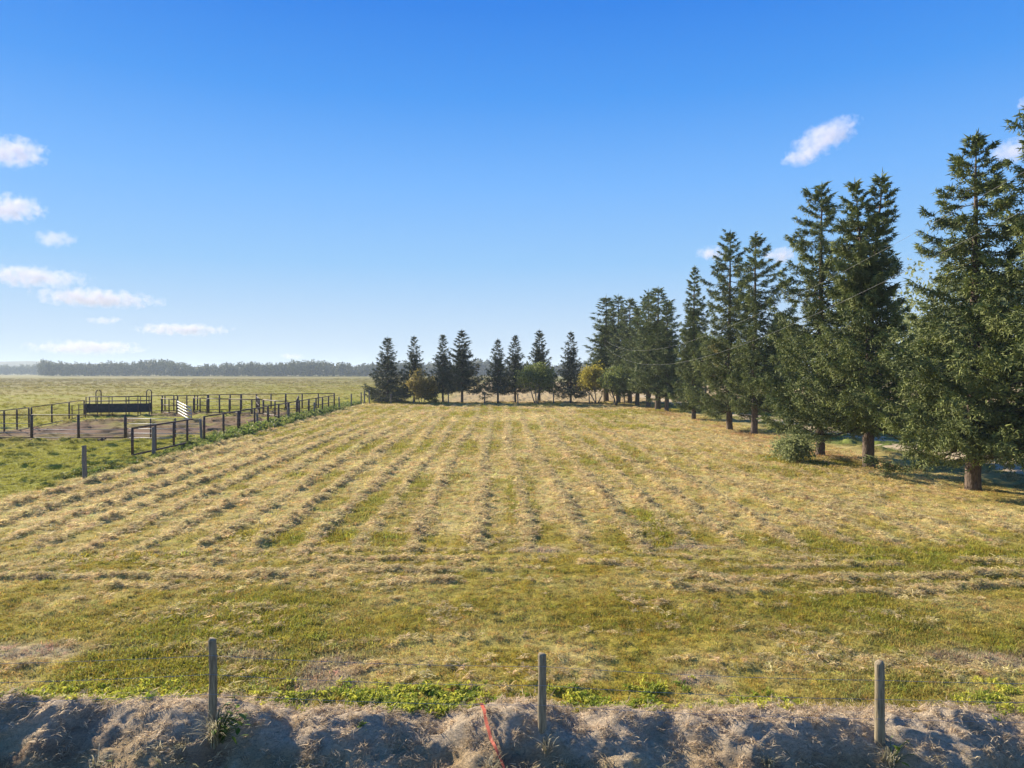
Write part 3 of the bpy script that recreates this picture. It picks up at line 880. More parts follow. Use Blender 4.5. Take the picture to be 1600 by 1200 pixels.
# ------------------------------------------------------------------ leafy trees and shrubs
def leafy(H, rx, rz, cz, seed, leafm, n_leaf, leaf, stems=1, trunk_r=.12, spread=.5, hollow=.35, barkm='bark_grey', bare=0.0):
    r = np.random.default_rng(seed)
    trunk = MB(); limbs = MB(); ends = []
    def grow(p, d, Ln, rad, depth):
        k = 5; P = [p]; dd = d.copy()
        for i in range(k - 1):
            dd = dd + r.normal(0, .13, 3); dd[2] += .03; dd /= np.linalg.norm(dd)
            P.append(P[-1] + dd * Ln / (k - 1))
        P = np.array(P)
        (trunk if depth == 0 else limbs).tube(P, np.linspace(rad, rad * .55, k), 7 if depth == 0 else 4, depth == 0)
        if depth >= 3:
            ends.append(P[-1]); ends.append(P[-2]); return
        nb = r.integers(3, 5)
        for b in range(nb):
            base = P[-1] if b < 2 else P[r.integers(2, k)]
            nd = dd + r.normal(0, spread, 3); nd[2] += .12; nd /= np.linalg.norm(nd)
            grow(base, nd, Ln * r.uniform(.55, .8), rad * .5, depth + 1)
        if depth > 0: ends.append(P[-1])
    for s in range(stems):
        a = s / stems * 6.28 + r.uniform(0, 1); tl = 0.05 if stems == 1 else .45
        d = np.array([math.cos(a) * tl, math.sin(a) * tl, 1.0]); d /= np.linalg.norm(d)
        grow(np.array([.08 * math.cos(a) * (stems > 1), .08 * math.sin(a) * (stems > 1), -.1]), d, (cz - rz * .35) if stems == 1 else cz * .6, trunk_r, 0)
    E = np.array(ends)
    # pull branch ends into the crown's ellipsoid
    c = np.array([0, 0, cz]); q = (E - c) / np.array([rx, rx, rz]); ln = np.linalg.norm(q, axis=1)
    E = c + q / np.maximum(ln, 1)[:, None] * np.array([rx, rx, rz])
    # clumps: branch ends plus random ones
    nc = max(14, n_leaf // 90)
    u = r.normal(0, 1, (nc, 3)); u /= np.linalg.norm(u, axis=1)[:, None]; rad = r.uniform(hollow, 1, nc) ** .6
    lumpf = 1 + .25 * np.sin(u[:, 0] * 3 + seed) * np.cos(u[:, 1] * 4 + seed * 2)
    CC = np.vstack([E, c + u * (rad * lumpf)[:, None] * np.array([rx, rx, rz])])
    if bare: CC = CC[r.random(len(CC)) > bare]
    ci = r.integers(0, len(CC), n_leaf)
    csz = r.uniform(.10, .22, len(CC)) * (rx + rz) / 2
    P = CC[ci] + r.normal(0, 1, (n_leaf, 3)) * csz[ci][:, None] * np.array([1, 1, .75])
    P[:, 2] = np.maximum(P[:, 2], .03)
    ctone = r.normal(.45, .18, len(CC))
    tone = np.clip(ctone[ci] + r.normal(0, .16, n_leaf), 0, 1)
    d1 = r.normal(0, 1, (n_leaf, 3)); d1 /= np.linalg.norm(d1, axis=1)[:, None]
    d2 = np.cross(d1, r.normal(0, 1, (n_leaf, 3))); d2 /= np.linalg.norm(d2, axis=1)[:, None]
    sz = leaf * r.uniform(.6, 1.3, n_leaf)
    V = np.empty((n_leaf, 4, 3))
    V[:, 0] = P - d1 * sz[:, None] * .5; V[:, 2] = P + d1 * sz[:, None] * .5
    V[:, 1] = P + d2 * sz[:, None] * .32; V[:, 3] = P - d2 * sz[:, None] * .32
    Q = np.arange(n_leaf * 4).reshape(-1, 4)
    crown = mesh_np('crown', V.reshape(-1, 3), Q, M[leafm], False, {'tone': np.repeat(tone, 4)})
    return trunk.mesh('trunk', M[barkm], True), limbs.mesh('limbs', M[barkm]), crown


def leafy_at(px, py, name, label, ms, cat='tree', group=None, sc_=1.0):
    x, y = gp(px, py)
    return place_tree(name, label, cat, ms, (x, y, 0), rng.uniform(0, 6.28), (sc_,) * 3, group)


leafy_at(659, 631.8, 'leafy_bush', 'yellowing bush between the second and third back row spruces', leafy(4.6, 1.7, 2.1, 2.7, 401, 'leaf_brown', 6000, .24, stems=3, trunk_r=.06), 'bush')
leafy_at(672, 629, 'leafy_bush', 'low dark green bush under the yellowing bush', leafy(2.4, 1.5, 1.0, 1.1, 407, 'leaf_green', 3000, .22, stems=3, trunk_r=.04), 'bush')
leafy_at(838, 632, 'leafy_tree', 'round bushy green tree with several stems in the back row', leafy(6.2, 2.6, 1.9, 3.9, 402, 'leaf_green', 9000, .24, stems=4, trunk_r=.10), 'tree')
leafy_at(932, 632.2, 'leafy_tree', 'yellow-green leafy tree at the left foot of the tall spruces', leafy(5.6, 2.3, 1.9, 3.7, 403, 'leaf_yellow', 7500, .24, stems=3, trunk_r=.10), 'tree')
leafy_at(962, 634, 'leafy_tree', 'dark green leafy tree right of the yellow-green tree', leafy(5.4, 2.2, 1.9, 3.6, 404, 'leaf_green', 7500, .23, stems=4, trunk_r=.10), 'tree')
leafy_at(1240, 722, 'leafy_shrub', 'rounded green shrub at the foot of the pointed spruce', leafy(1.7, 1.35, .85, .8, 405, 'leaf_pale', 5200, .13, stems=5, trunk_r=.03), 'shrub')
# deciduous trees beyond the drive
DV_ = [leafy(11, 3.2, 3.8, 7.2, 411, 'leaf_pale', 7500, .26, trunk_r=.2, bare=.25, spread=.45), leafy(10, 3.4, 3.6, 6.2, 412, 'leaf_green', 9500, .28, trunk_r=.2),
       leafy(9, 3.0, 3.2, 5.6, 413, 'leaf_brown', 8500, .27, trunk_r=.18)]
dec = [(32.5, 54, 0, 1.18, 'thin pale-leaved tree rising behind the gap right of the twin-topped spruce'), (38, 60, 1, .95, 'green leafy tree beyond the drive, behind the rightmost full spruce'),
       (35.5, 74, 2, 1.0, 'turning leafy tree beyond the drive, behind the pointed spruce'), (33, 88, 1, 1.0, 'green leafy tree far along the drive'), (29.5, 104, 2, .95, 'turning leafy tree at the far end of the drive'),
       (39, 44, 1, .9, 'green leafy tree beyond the drive near the right edge'), (41, 78, 0, 1.0, 'pale leafy tree deep behind the row of spruces'), (32, 120, 1, 1.05, 'green leafy tree behind the far bunch of spruces'),
       (24, 126, 2, 1.0, 'turning leafy tree behind the leftmost tall spruces')]
for x, y, v, s, lab in dec:
    place_tree('leafy_tree', lab, 'tree', DV_[v], (x, y, 0), rng.uniform(0, 6.28), (s,) * 3, 'leafy trees beyond the drive')
hb = leafy(2.2, 1.7, 1.1, 1.1, 420, 'leaf_green', 4200, .2, stems=4, trunk_r=.04)
for i, (x, y, lab) in enumerate(((30, 42, 'low hedge bush beyond the drive at the right edge'), (31, 62, 'low hedge bush beyond the drive behind the twin-topped spruce'), (30, 72, 'low hedge bush beyond the drive behind the pointed spruce'), (29, 84, 'low hedge bush beyond the drive, middle of the row'))):
    place_tree('leafy_bush', lab, 'bush', hb, (x, y, 0), i * 1.7, (1.2, 1.2, 1), 'bushes beyond the drive')

# ------------------------------------------------------------------ far wood
fsrc = bpy.data.collections.new('src_far_tree')
for i in range(5):
    r = np.random.default_rng(500 + i); n = 300
    u = r.normal(0, 1, (26, 3)); u /= np.linalg.norm(u, axis=1)[:, None]
    CCs = np.array([0, 0, 8.2]) + u * r.uniform(.3, 1, (26, 1)) * np.array([3.4, 3.4, 5.4])
    k = r.integers(0, 26, n); P = CCs[k] + r.normal(0, .9, (n, 3))
    d1 = r.normal(0, 1, (n, 3)); d1 /= np.linalg.norm(d1, axis=1)[:, None]; d2 = np.cross(d1, r.normal(0, 1, (n, 3))); d2 /= np.linalg.norm(d2, axis=1)[:, None]
    sz = r.uniform(.8, 1.7, n)[:, None]
    V = np.stack([P - d1 * sz * .6, P + d2 * sz * .45, P + d1 * sz * .6, P - d2 * sz * .45], 1).reshape(-1, 3)
    tone = np.repeat(np.clip(r.normal(.45, .2, 26)[k] + r.normal(0, .12, n), 0, 1), 4)
    o = bpy.data.objects.new('far_tree', mesh_np('far_tree', V, np.arange(n * 4).reshape(-1, 4), M['forest_leaf'], False, {'tone': tone}))
    fsrc.objects.link(o)
n = 4200
th = rng.uniform(R(-58), R(62), n); dep = rng.uniform(0, 1, n)
dd = 840 + 120 * dep + 40 * np.sin(th * 7) + np.where(th < R(-33), 420, 0)
X = np.sin(th) * dd / np.maximum(np.cos(th), .6); Y = dd * np.ones(n)
hs = (.55 + .60 * fbm(th * 22, th * 0 + 1, 4)) * rng.uniform(.85, 1.08, n)
hs = np.where(th < R(-33), hs * .95, hs)
scl = np.stack([hs * rng.uniform(.9, 1.5, n), hs * rng.uniform(.9, 1.5, n), hs * 1.5], 1)
scatter('far_wood', 'hazy belt of woodland along the horizon', np.stack([X, Y, np.full(n, -1.6)], 1), scl, np.ones((n, 3)), fsrc, 5, 9, .03)

# ------------------------------------------------------------------ fences
def wood_post(h, rad, seed, mat, lean=0.02):
    r = np.random.default_rng(seed); mb = MB()
    z = np.array([-.35, 0, .25 * h, .5 * h, .75 * h, h - .02, h])
    P = np.stack([r.normal(0, .006, 7).cumsum() + lean * z * r.normal(0, 1), r.normal(0, .006, 7).cumsum() + lean * z * r.normal(0, 1), z], 1)
    rd = rad * np.array([1.05, 1.05, 1.0, .98, .97, .96, .86]) * (1 + r.normal(0, .025, 7))
    mb.tube(P, rd, 12, True)
    return mb.mesh('post', mat, True)


def wire_mesh(P0, P1, rad, sag, seed, k=14):
    s = np.linspace(0, 1, k); P0 = np.array(P0); P1 = np.array(P1)
    P = P0 + (P1 - P0) * s[:, None]; P[:, 2] -= sag * 4 * s * (1 - s)
    mb = MB(); mb.tube(P, rad, 4, False)
    return mb


def wire_fence(label, spots, heights, wires, rad, mat, seed, wr=.0022):
    x0, y0 = spots[0][0], spots[0][1]
    root = empty('wire_fence', (x0, y0, 0)); tag(root, label, 'fence')
    tops = []
    for i, (s, h) in enumerate(zip(spots, heights)):
        x, y, z = s
        o = mobj('post', wood_post(h, rad * rng.uniform(.92, 1.08), seed + i, mat), root, (x - x0, y - y0, z))
        tops.append((x - x0, y - y0, z))
    for wz in wires:
        mb = MB()
        for i in range(len(tops) - 1):
            a, b = tops[i], tops[i + 1]
            s = np.linspace(0, 1, 8)[:, None]; P = np.array(a) + (np.array(b) - np.array(a)) * s
            P[:, 2] += wz - .03 * (4 * s * (1 - s))[:, 0]; P[:, 1] -= rad
            mb.tube(P, wr, 4, False)
        mb.build('wire', M['wire'], root)
    return root


# front fence: three posts in view, more beyond the frame on both sides
fx = [(328, 1000), (848, 1026), (1380, 1037)]
FY = 8.72
spots, hs = [], []
for k in (-8.0,): 
    spots.append((k, FY, float(bank_z(k, FY)) - .02)); hs.append(1.25)
for px, py in fx:
    x = (px - CX) / F * FY; zt = CH - (py - HZ) / F * FY
    zb = float(bank_z(x, FY)) - .02
    spots.append((x, FY, zb)); hs.append(zt - zb)
spots.append((8.8, FY, float(bank_z(8.8, FY)) - .02)); hs.append(1.2)
mz = np.mean([s[2] for s in spots])
wire_fence('wire fence of weathered round posts along the dirt bank in front', [(a, b, c) for a, b, c in spots], hs, (.44 - mz, .68 - mz, .91 - mz), .054, M['wood'], 600, .0024)

# side fence along the left edge of the field: wooden posts
sp = []
for px, py in ((131, 749), (239, 713), (315, 691)):
    x, y = gp(px, py); sp.append((x, y, 0))
pre = [(x_left(22.5) - .1, 22.5, 0), (x_left(15.5), 15.5, 0)][::-1]
far_ = [(x_left(y) + dx, y, 0) for y, dx in ((56.5, .2), (66, .2), (76, .3))]
far_ += [gp(530, 641) + (0,), gp(549, 636) + (0,), gp(564, 632) + (0,), gp(569, 631) + (0,)]
allp = pre + sp + far_
wire_fence('wire fence of slim grey posts along the left edge of the field', allp, [1.35, 1.4, 1.42, 1.55, 1.5] + [1.35] * 3 + [1.6, 1.75, 1.7, 1.9], (.45, .85, 1.2), .085, M['wood_grey'], 640, .003)
# back fence
bp_ = [gp(577, 630.8) + (0,)] + [gp(px, 631.3) + (0,) for px in (611, 646, 701, 757, 809.5, 865, 921, 976)]
wire_fence('wire fence of short thin posts before the back row of spruces', bp_, [1.9, 1.4, 1.35, 1.6, 1.55, 1.4, 1.55, 1.6, 1.5], (.5, .95, 1.3), .085, M['wood_grey'], 680, .004)


# ------------------------------------------------------------------ corral panels
def panel(label, A, B, posts, rails, H=1.7, z0=.2, pr=.045, rr=.035, mat='pipe', railmat=None, thin=(), feet=(), name='corral_panel', post_fr=None, cat='corral panel', group='pipe corral panels', thin_r=.016):
    """free-standing pipe panel from A to B: uprights, top and bottom rails, thin rails, feet; each its own mesh"""
    A = np.array(A, float); B = np.array(B, float); d = B - A; Ln = np.hypot(*d); ang = math.atan2(d[1], d[0])
    root = empty(name, (A[0], A[1], 0), ang); tag(root, label, cat, group)
    fr = post_fr if post_fr is not None else np.linspace(0, 1, posts)
    mbp = MB(); mbp.tube([(0, 0, z0), (0, 0, z0 + .5 * (H - z0)), (0, 0, H)], pr * 1.4, 8)
    pm = mbp.mesh('upright', M[mat], True)
    for f in fr:
        mobj('upright', pm, root, (f * Ln, 0, 0))
    mbr = MB(); mbr.tube([(-.03, 0, 0), (Ln * .5, 0, 0), (Ln + .03, 0, 0)], rr, 8)
    rm = mbr.mesh('rail', M[railmat or mat], True)
    for z in rails:
        mobj('rail', rm, root, (0, -.004, z))
    if thin:
        mbt = MB(); mbt.tube([(0, 0, 0), (Ln * .5, 0, -.01), (Ln, 0, 0)], thin_r, 6)
        tm = mbt.mesh('thin_rail', M['pipe_light'], True)
        for z in thin:
            mobj('thin_rail', tm, root, (0, -.03, z))
    if len(feet):
        mbf = MB(); mbf.box((0, 0, z0 / 2), (.10, .9, .08)); mbf.box((0, 0, z0 * .5 + .02), (.09, .09, z0))
        fm = mbf.mesh('foot', M[mat])
        for f in feet:
            mobj('foot', fm, root, (f * Ln, 0, 0))
    return root


def at(px, d):
    return ((px - CX) / F * d, d)


def sd_(px):      # depth on the fence line for a pixel column
    return 17.6 / ((CX - px) / F - .047)


TH = (.55, .85, 1.15)
# front line and left side
panel('pipe panel cut off by the left edge, nearest of the corral front', at(-110, 47.6), at(48, 47.6), 3, (.2, 1.7), thin=TH, feet=(.2, .8))
panel('long pipe panel forming the front of the corral, before the bare dirt', at(48.8, 47.6), at(195, 47.6), 3, (.2, 1.7), pr=.06, thin=(.5, .75), feet=(.02, .75))
panel('light five-rail pipe gate between the front panel and the side fence', at(196.5, 47.7), at(313, 47.3), 3, (), H=1.5, z0=.18, pr=.035, thin=(.2, .5, .8, 1.12, 1.46), name='pipe_gate', cat='gate', group=None, post_fr=(0, .33, .66, 1), thin_r=.024)
panel('receding left side panel of the corral, nearer one', at(-16, 50.5), at(44.5, 56.5), 4, (.15, 1.75), thin=(), feet=(.5,))
panel('receding left side panel of the corral, farther one by the feeder', at(48.5, 57.2), at(131, 72), 4, (.15, 1.75), feet=(.5,), pr=.05)
panel('short slanted pipe panel left of the dark feeder', at(112, 66), at(133, 69), 3, (.3, 1.0, 1.5), H=1.5, pr=.03, rr=.02)
# back line
panel('back pipe panel just right of the dark feeder', at(236, 80), at(277, 81), 4, (.25, 1.92), H=1.92, pr=.05, rr=.045, post_fr=(0, .42, .52, .86, 1), feet=(.45, .86))
panel('back pipe panel behind the leaning pale gate', at(277.5, 81), at(324, 82.5), 4, (.25, 1.92), H=1.95, pr=.05, rr=.045, thin=(.7, 1.2), post_fr=(0, .3, .56, .66, 1))
panel('back pipe panel in the middle of the rear line', at(325.5, 82.6), at(376, 84), 4, (.25, 1.95), H=1.98, pr=.06, rr=.045, thin=(.7, 1.2))
panel('back pipe panel right of the middle of the rear line', at(377, 84), at(446, 85.5), 4, (.25, 1.97), H=2.0, pr=.06, rr=.045, thin=(.7, 1.2))
panel('rightmost back pipe panel of the rear line', at(446.5, 85.6), at(522, 87), 4, (.25, 1.98), H=2.0, pr=.06, rr=.045, thin=(.7, 1.2))
# inner line
panel('inner dividing pipe panel, left one of the three', at(324, 76.5), at(358, 75.8), 3, (.3, 1.72), H=1.74, pr=.055, rr=.05, post_fr=(0, .06, .55, 1))
panel('inner dividing pipe panel, middle one of the three', at(358.5, 75.7), at(411, 74), 4, (.3, 1.72), H=1.74, pr=.055, rr=.045)
panel('inner dividing pipe panel, right one joining the side fence', at(411.5, 73.9), at(449, 67.5), 3, (.3, 1.72), H=1.74, pr=.055, rr=.045)
panel('alley pipe panel before the rear line, left of the leaning pale gate', at(252, 77), at(276, 74), 3, (.3, 1.1, 1.72), H=1.74, pr=.045, rr=.035)
panel('alley pipe panel before the rear line, right of the leaning pale gate', at(302, 78.5), at(323, 77), 3, (.3, 1.0, 1.72), H=1.74, pr=.045, rr=.035)
panel('short cross panel between the rear line and the inner panels', at(401, 84), at(405, 75.5), 3, (.3, 1.0, 1.72), H=1.74, pr=.05, rr=.04)
panel('short cross panel near the right end of the rear line', at(466, 86), at(463, 71), 4, (.3, 1.0, 1.72), H=1.74, pr=.05, rr=.04)
# side line along the field
panel('nearest side pipe panel standing open beside the lone post', at(206, 37.2), at(300, 44.6), 4, (.24, 1.62), H=1.62, pr=.05, rr=.05, post_fr=(0, .34, .65, .9), thin=())
panel('second side pipe panel along the field edge', at(318.5, 46.4), at(373, sd_(373)), 4, (.2, 1.66), H=1.7, pr=.055, rr=.045, post_fr=(0, .52, .97))
panel('third side pipe panel along the weedy field edge', at(374, sd_(374)), at(418, sd_(418)), 3, (.2, 1.66), H=1.7, pr=.05, rr=.045)
panel('fourth side pipe panel along the weedy field edge', at(418.5, sd_(418.5)), at(450, sd_(450)), 3, (.2, 1.68), H=1.7, pr=.06, rr=.045)
panel('fifth side pipe panel along the weedy field edge', at(451, sd_(451)), at(482, sd_(482)), 3, (.2, 1.7), H=1.72, pr=.06, rr=.045)
panel('farthest side pipe panel meeting the rear line', at(482.5, sd_(482.5)), at(522, sd_(519)), 5, (.2, .95, 1.72), H=1.75, pr=.06, rr=.04)

# the leaning, pale, five-bar gate inside the corral
ga = panel('pale leaning five-bar gate standing open inside the corral', at(279, 71), at(300, 65.5), 2, (), H=1.5, z0=.3, pr=.03, mat='pipe_light', name='pipe_gate', cat='gate', group=None, post_fr=(.02, .5, .98), thin=(.35, .63, .92, 1.2, 1.47), thin_r=.05)
ga.rotation_euler = (R(4), R(3.5), ga.rotation_euler.z); ga.location.z = .22

# feeder: dark sided bunk with pipe frame and two hoops
fa, fb = np.array(at(134.5, 74.0)), np.array(at(233, 75.5))
fd = fb - fa; fl = np.hypot(*fd); fang = math.atan2(fd[1], fd[0])
froot = empty('feed_bunk', (fa[0], fa[1], 0), fang)
tag(froot, 'dark-sided cattle feeder with pipe frame and two tall hoops at the back of the corral', 'feeder')
for i in range(4):        # belting boards, one above the other, with narrow gaps
    mb = MB(); mb.box((fl / 2, -.05 - .012 * (i % 2), .50 + .215 * i), (fl - .1, .04, .2)); mb.build('side_board', M['rubber'], froot)
for i in range(4):
    mb = MB(); mb.box((fl / 2, 1.0 + .012 * (i % 2), .50 + .215 * i), (fl - .1, .04, .2)); mb.build('side_board', M['rubber'], froot)
mb = MB(); mb.box((fl / 2, .48, .40), (fl - .12, 1.0, .05)); mb.build('floor_tray', M['rubber'], froot)
mb = MB(); mb.box((fl - .03, .48, .83), (.05, 1.06, .95)); mb.build('end_board', M['rubber'], froot)
mb = MB(); mb.box((.03, .48, .83), (.05, 1.06, .95)); mb.build('end_board', M['rubber'], froot)
for yq in (-.1, 1.06):
    for f in (0, .18, .36, .63, .82, 1):
        mb = MB(); mb.tube([(f * fl, yq, .05), (f * fl, yq, 1.0), (f * fl, yq, 2.0)], .04 if f not in (0, .63, 1) else .05, 8); mb.build('upright', M['pipe'], froot, True)
    for z in (1.55, 2.0):
        mb = MB(); mb.tube([(0, yq, z), (fl / 2, yq, z), (fl, yq, z)], .035, 8); mb.build('rail', M['pipe'], froot, True)
for f in (.17, .98):
    a_ = np.linspace(0, np.pi, 9); c_ = []
    c_ = [(f * fl - .24 * 1, .48, .9), (f * fl - .24, .48, 2.35)] + [(f * fl - .24 * math.cos(t), .48, 2.45 + .24 * math.sin(t)) for t in a_[1:-1]] + [(f * fl + .24, .48, 2.35), (f * fl + .24, .48, .9)]
    mb = MB(); mb.tube(c_, .05, 8); mb.build('hoop', M['pipe'], froot, True)

# ------------------------------------------------------------------ power line
PA, PB = (14.1, 110.0), (11.3, 10.0)
poles = []
for (x, y), lab in ((PA, 'pale wooden utility pole before the far bunch of spruces'), (PB, 'wooden utility pole past the right edge, carrying the near end of the wires')):
    root = empty('utility_pole', (x, y, float(base_z(x, y)))); tag(root, lab, 'pole')
    zb = float(base_z(x, y))
    mb = MB(); mb.tube([(0, 0, -.5), (0, 0, 3), (0, 0, 6.5), (0, 0, 9.9 - zb)], [.15, .14, .125, .11], 12); mb.build('shaft', M['pole'], root, True)
    for z in (9.6, 8.9):
        mb = MB(); mb.tube([(-.12, 0, z - zb - .12), (-.22, 0, z - zb - .06), (-.22, 0, z - zb)], [.015, .03, .045], 8); mb.build('insulator', M['pipe_light'], root, True)
for zt, sag, lab in ((9.6, 3.1, 'upper overhead wire sagging across the front of the tall spruces'), (8.9, 3.75, 'lower overhead wire sagging across the front of the tall spruces')):
    a = np.array([PA[0] - .22, PA[1], zt]); b = np.array([PB[0] - .22, PB[1], zt])
    mb = wire_mesh(a, b, .0038, sag, 0, 60)
    o = mb.build('overhead_wire', M['cable'], None); tag(o, lab, 'wire', None)

# ------------------------------------------------------------------ small things at the front
def plant(label, x, y, z, seed, nblade, nleaf, hh, name='weed_clump'):
    r = np.random.default_rng(seed); root = empty(name, (x, y, z)); tag(root, label, 'plant')
    mb = MB()
    for _ in range(nblade):
        a = r.uniform(0, 6.28); out_ = r.uniform(.15, .9) * hh; L_ = hh * r.uniform(.6, 1.1)
        s = np.linspace(0, 1, 6)
        P = np.stack([math.cos(a) * out_ * s ** 1.6 + r.normal(0, .03), math.sin(a) * out_ * s ** 1.6 + r.normal(0, .03), L_ * (s * 1.3 - .62 * s ** 2.4) - .03], 1)
        wd = .006 * np.array([.8, 1, 1, .8, .6, .15]); sv = np.array([-math.sin(a), math.cos(a), 0])
        V = np.concatenate([P - sv * wd[:, None], P + sv * wd[:, None]]); T = []
        for i in range(5): T += [(i, i + 6, i + 7), (i, i + 7, i + 1)]
        mb.add(V, T, r.uniform(0, 1))
    mb.build('blades', M['straw_leaf'], root)
    if nleaf:
        mb = MB()
        for _ in range(nleaf):
            a = r.uniform(-1.2, 1.2); st = np.array([math.cos(a) * r.uniform(.05, .45) * hh * 1.6, math.sin(a) * r.uniform(.0, .3) * hh, hh * r.uniform(.15, .85)])
            d = np.array([math.cos(a) + r.normal(0, .4), r.normal(0, .6), r.normal(.3, .3)]); d /= np.linalg.norm(d)
            sv = np.cross(d, [0, .3, 1]); sv /= np.linalg.norm(sv); ln = r.uniform(.06, .13)
            s = np.array([0, .3, .65, 1]); wd = ln * np.array([.05, .3, .26, .02])
            P = st + d * (s * ln)[:, None] - np.array([0, 0, 1]) * (s ** 2 * ln * .3)[:, None]
            V = np.concatenate([P - sv * wd[:, None], P + sv * wd[:, None]]); T = []
            for i in range(3): T += [(i, i + 4, i + 5), (i, i + 5, i + 1)]
            mb.add(V, T, r.uniform(.2, 1))
            mb.tube([(r.normal(0, .03), r.normal(0, .03), -.02), st * np.array([.5, .5, .6]), st], .003, 3, False, r.uniform(0, .4))
        mb.build('leaves', M['weed'], root)
    return root


def bz(x, y): return float(bank_z(x, y))
plant('clump of dry grass and yellow-green leaves at the foot of the left post', -3.52, 8.52, bz(-3.52, 8.52) - .02, 701, 90, 50, .52)
plant('clump of green grass blades at the foot of the right post', 4.48, 8.5, bz(4.48, 8.5), 702, 34, 12, .34)
plant('few thin dry stalks at the foot of the middle post', .42, 8.5, bz(.42, 8.5), 703, 16, 0, .34)
plant('small grass tuft on the bank left of the right post', 3.0, 8.4, bz(3.0, 8.4), 704, 26, 0, .24)
plant('dry seed stalks below the bank near the middle', -.25, 8.3, bz(-.25, 8.3), 705, 22, 0, .32)
plant('sparse stalks on the bank face at the far left', -4.9, 8.4, bz(-4.9, 8.4), 706, 18, 3, .3)

# orange webbing strap hanging over the bank
path_px = [(752, 1117, 9.18), (757, 1122, 8.98), (759, 1135, 8.85), (763, 1152, 8.72), (767, 1168, 8.6), (774, 1184, 8.48), (783, 1200, 8.36), (790, 1216, 8.25)]
P = []
for px, py, d in path_px:
    x = (px - CX) / F * d; P.append((x, d, max(bz(x + e, d + f) for e in (-.08, -.04, 0, .04, .08) for f in (-.06, 0, .06)) + .03))
P = np.array(P)
s_ = np.linspace(0, len(P) - 1, 40); P = np.stack([np.interp(s_, np.arange(len(P)), P[:, k]) for k in range(3)], 1)
k5 = np.ones(5) / 5
P[2:-2] = np.stack([np.convolve(P[:, k], k5, 'valid') for k in range(3)], 1)
tw_ = np.linspace(.2, 2.2, 40); wv = .021
sv = np.stack([np.cos(tw_ * .6), np.sin(tw_ * .6) * .4, np.sin(tw_) * .35], 1)
V = np.concatenate([P - sv * wv, P + sv * wv, P - sv * wv + [0, 0, .006], P + sv * wv + [0, 0, .006]]); T = []
for i in range(39):
    for a, b in ((0, 40), (120, 80), (80, 0), (40, 120)):
        T += [(a + i, b + i, b + i + 1), (a + i, b + i + 1, a + i + 1)]
mb = MB(); mb.add(V, T)
o = mb.build('webbing_strap', M['orange']); tag(o, 'bright orange strap hanging over the dirt bank left of the middle post', 'strap')

# ------------------------------------------------------------------ clouds
def cloud_mat(name, seed, dens, nscale, thr):
    m = bpy.data.materials.new(name); m.use_nodes = True; t = m.node_tree
    t.nodes.remove(t.nodes['Principled BSDF'])
    pv = t.nodes.new('ShaderNodeVolumePrincipled')
    pv.inputs['Color'].default_value = (.84, .80, .84, 1); pv.inputs['Anisotropy'].default_value = 0.1
    c = t.nodes.new('ShaderNodeTexCoord')
    ln = t.nodes.new('ShaderNodeVectorMath'); ln.operation = 'LENGTH'; t.links.new(c.outputs['Object'], ln.inputs[0])
    geo_ = t.nodes.new('ShaderNodeNewGeometry')
    ad = t.nodes.new('ShaderNodeVectorMath'); ad.operation = 'ADD'; ad.inputs[1].default_value = (seed * 713.0, seed * 311.0, 0); t.links.new(geo_.outputs['Position'], ad.inputs[0])
    n = noise_node(t, nscale, 5, 0.6, vec=ad.outputs[0])
    def math_(op, a, b):
        k = t.nodes.new('ShaderNodeMath'); k.operation = op
        for i, v in enumerate((a, b)):
            if hasattr(v, 'is_output'): t.links.new(v, k.inputs[i])
            else: k.inputs[i].default_value = v
        return k.outputs[0]
    r2 = math_('POWER', ln.outputs['Value'], 1.6)
    v = math_('SUBTRACT', math_('MULTIPLY', n.outputs['Fac'], 3.0), math_('ADD', r2, thr))
    v = math_('MULTIPLY', math_('MAXIMUM', v, 0.0), dens)
    t.links.new(v, pv.inputs['Density'])
    t.links.new(pv.outputs[0], t.nodes['Material Output'].inputs['Volume'])
    return m


CD = 4200.0
clouds = [(22, 240, 62, 26, 0, 1.0, 'upper white cloud at the left edge of the sky'), (20, 327, 58, 24, 0, 1.0, 'second white cloud down at the left edge of the sky'),
          (88, 374, 38, 15, 0, .45, 'small faint cloud below the second left-edge cloud'), (50, 433, 105, 19, -4, .8, 'flat grey-white cloud above the long streak on the left'),
          (150, 466, 118, 17, -3, 1.0, 'long bright streak cloud low on the left'), (285, 515, 88, 11, -1, .9, 'thin flat cloud right of the long streak'),
          (135, 543, 108, 13, -1, .9, 'lowest flat cloud just above the distant wood'), (165, 501, 34, 7, 0, .4, 'tiny faint cloud between the two low streaks'),
          (1285, 218, 66, 26, 27, .95, 'ragged slanting cloud above the tall spruces'), (1248, 249, 36, 14, 8, .6, 'faint wisp hanging below the ragged slanting cloud'), (1113, 396, 30, 12, 0, .7, 'small cloud left of the twin tall spruce tops'),
          (1218, 400, 30, 15, 0, .9, 'small bright cloud right of the twin tall spruce tops'), (1580, 238, 42, 20, 8, .8, 'cloud partly hidden by the nearest spruce top'),
          (1612, 165, 26, 17, 0, .7, 'cloud scrap at the right edge of the sky'), (455, 557, 22, 6, 0, .4, 'faint scrap of cloud above the middle of the wood')]
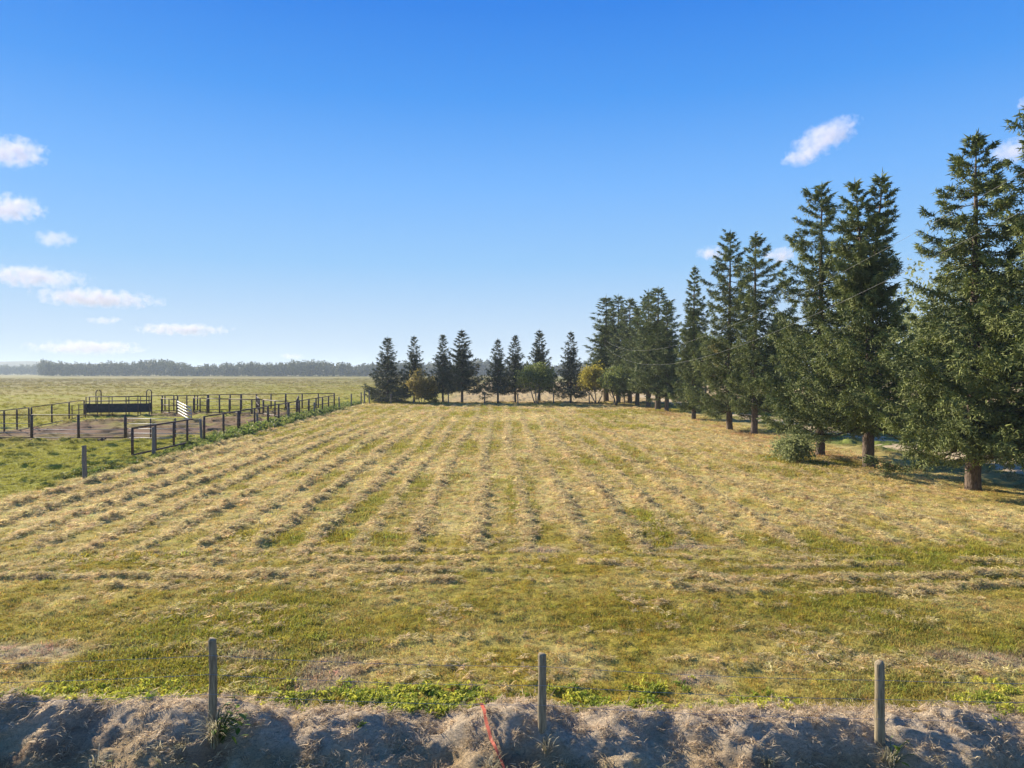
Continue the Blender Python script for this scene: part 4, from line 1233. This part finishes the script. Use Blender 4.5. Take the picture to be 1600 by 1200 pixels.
for i, (px, py, hw, hh, rot, dn, lab) in enumerate(clouds):
    k = CD / F
    x = (px - CX) * k; z = CH + (HZ - py) * k
    bmV = []
    # unit ball, scaled to an ellipsoid
    ico_u = 16; ico_v = 10
    V = [(0, 0, 1)] + [(math.sin(math.pi * a / ico_v) * math.cos(2 * math.pi * b / ico_u), math.sin(math.pi * a / ico_v) * math.sin(2 * math.pi * b / ico_u), math.cos(math.pi * a / ico_v)) for a in range(1, ico_v) for b in range(ico_u)] + [(0, 0, -1)]
    T = [(0, 1 + b, 1 + (b + 1) % ico_u) for b in range(ico_u)]
    for a in range(ico_v - 2):
        for b in range(ico_u):
            p0 = 1 + a * ico_u + b; p1 = 1 + a * ico_u + (b + 1) % ico_u
            T += [(p0, p0 + ico_u, p1), (p1, p0 + ico_u, p1 + ico_u)]
    e = len(V) - 1; l0 = 1 + (ico_v - 2) * ico_u
    T += [(e, l0 + (b + 1) % ico_u, l0 + b) for b in range(ico_u)]
    hz_ = hh * k * 1.08; hx_ = hw * k * 1.02
    me = mesh_np('cloud', np.array(V), np.array(T), cloud_mat('cloud_vapour', i + 1, 0.021 * dn * 60 / max(hz_, 25), 0.021 if hh > 14 else .026, .80))
    o = mobj('cloud', me, None, (x, CD, z)); o.scale = (hx_, hz_ * 1.4, hz_); o.rotation_euler = (0, -R(rot), 0)
    tag(o, lab, 'cloud', 'scattered clouds')

# ------------------------------------------------------------------ haze
mh = bpy.data.materials.new('haze'); mh.use_nodes = True
t = mh.node_tree; t.nodes.remove(t.nodes['Principled BSDF'])
pv = t.nodes.new('ShaderNodeVolumePrincipled'); pv.inputs['Color'].default_value = (.74, .87, 1, 1); pv.inputs['Density'].default_value = 0.00024; pv.inputs['Anisotropy'].default_value = 0.1
t.links.new(pv.outputs[0], t.nodes['Material Output'].inputs['Volume'])
mb = MB(); mb.box((0, 2700, 24.5), (13800, 7900, 55)); o = mb.build('haze', mh); tag(o, 'thin pale haze over the whole plain', None, None, 'stuff')
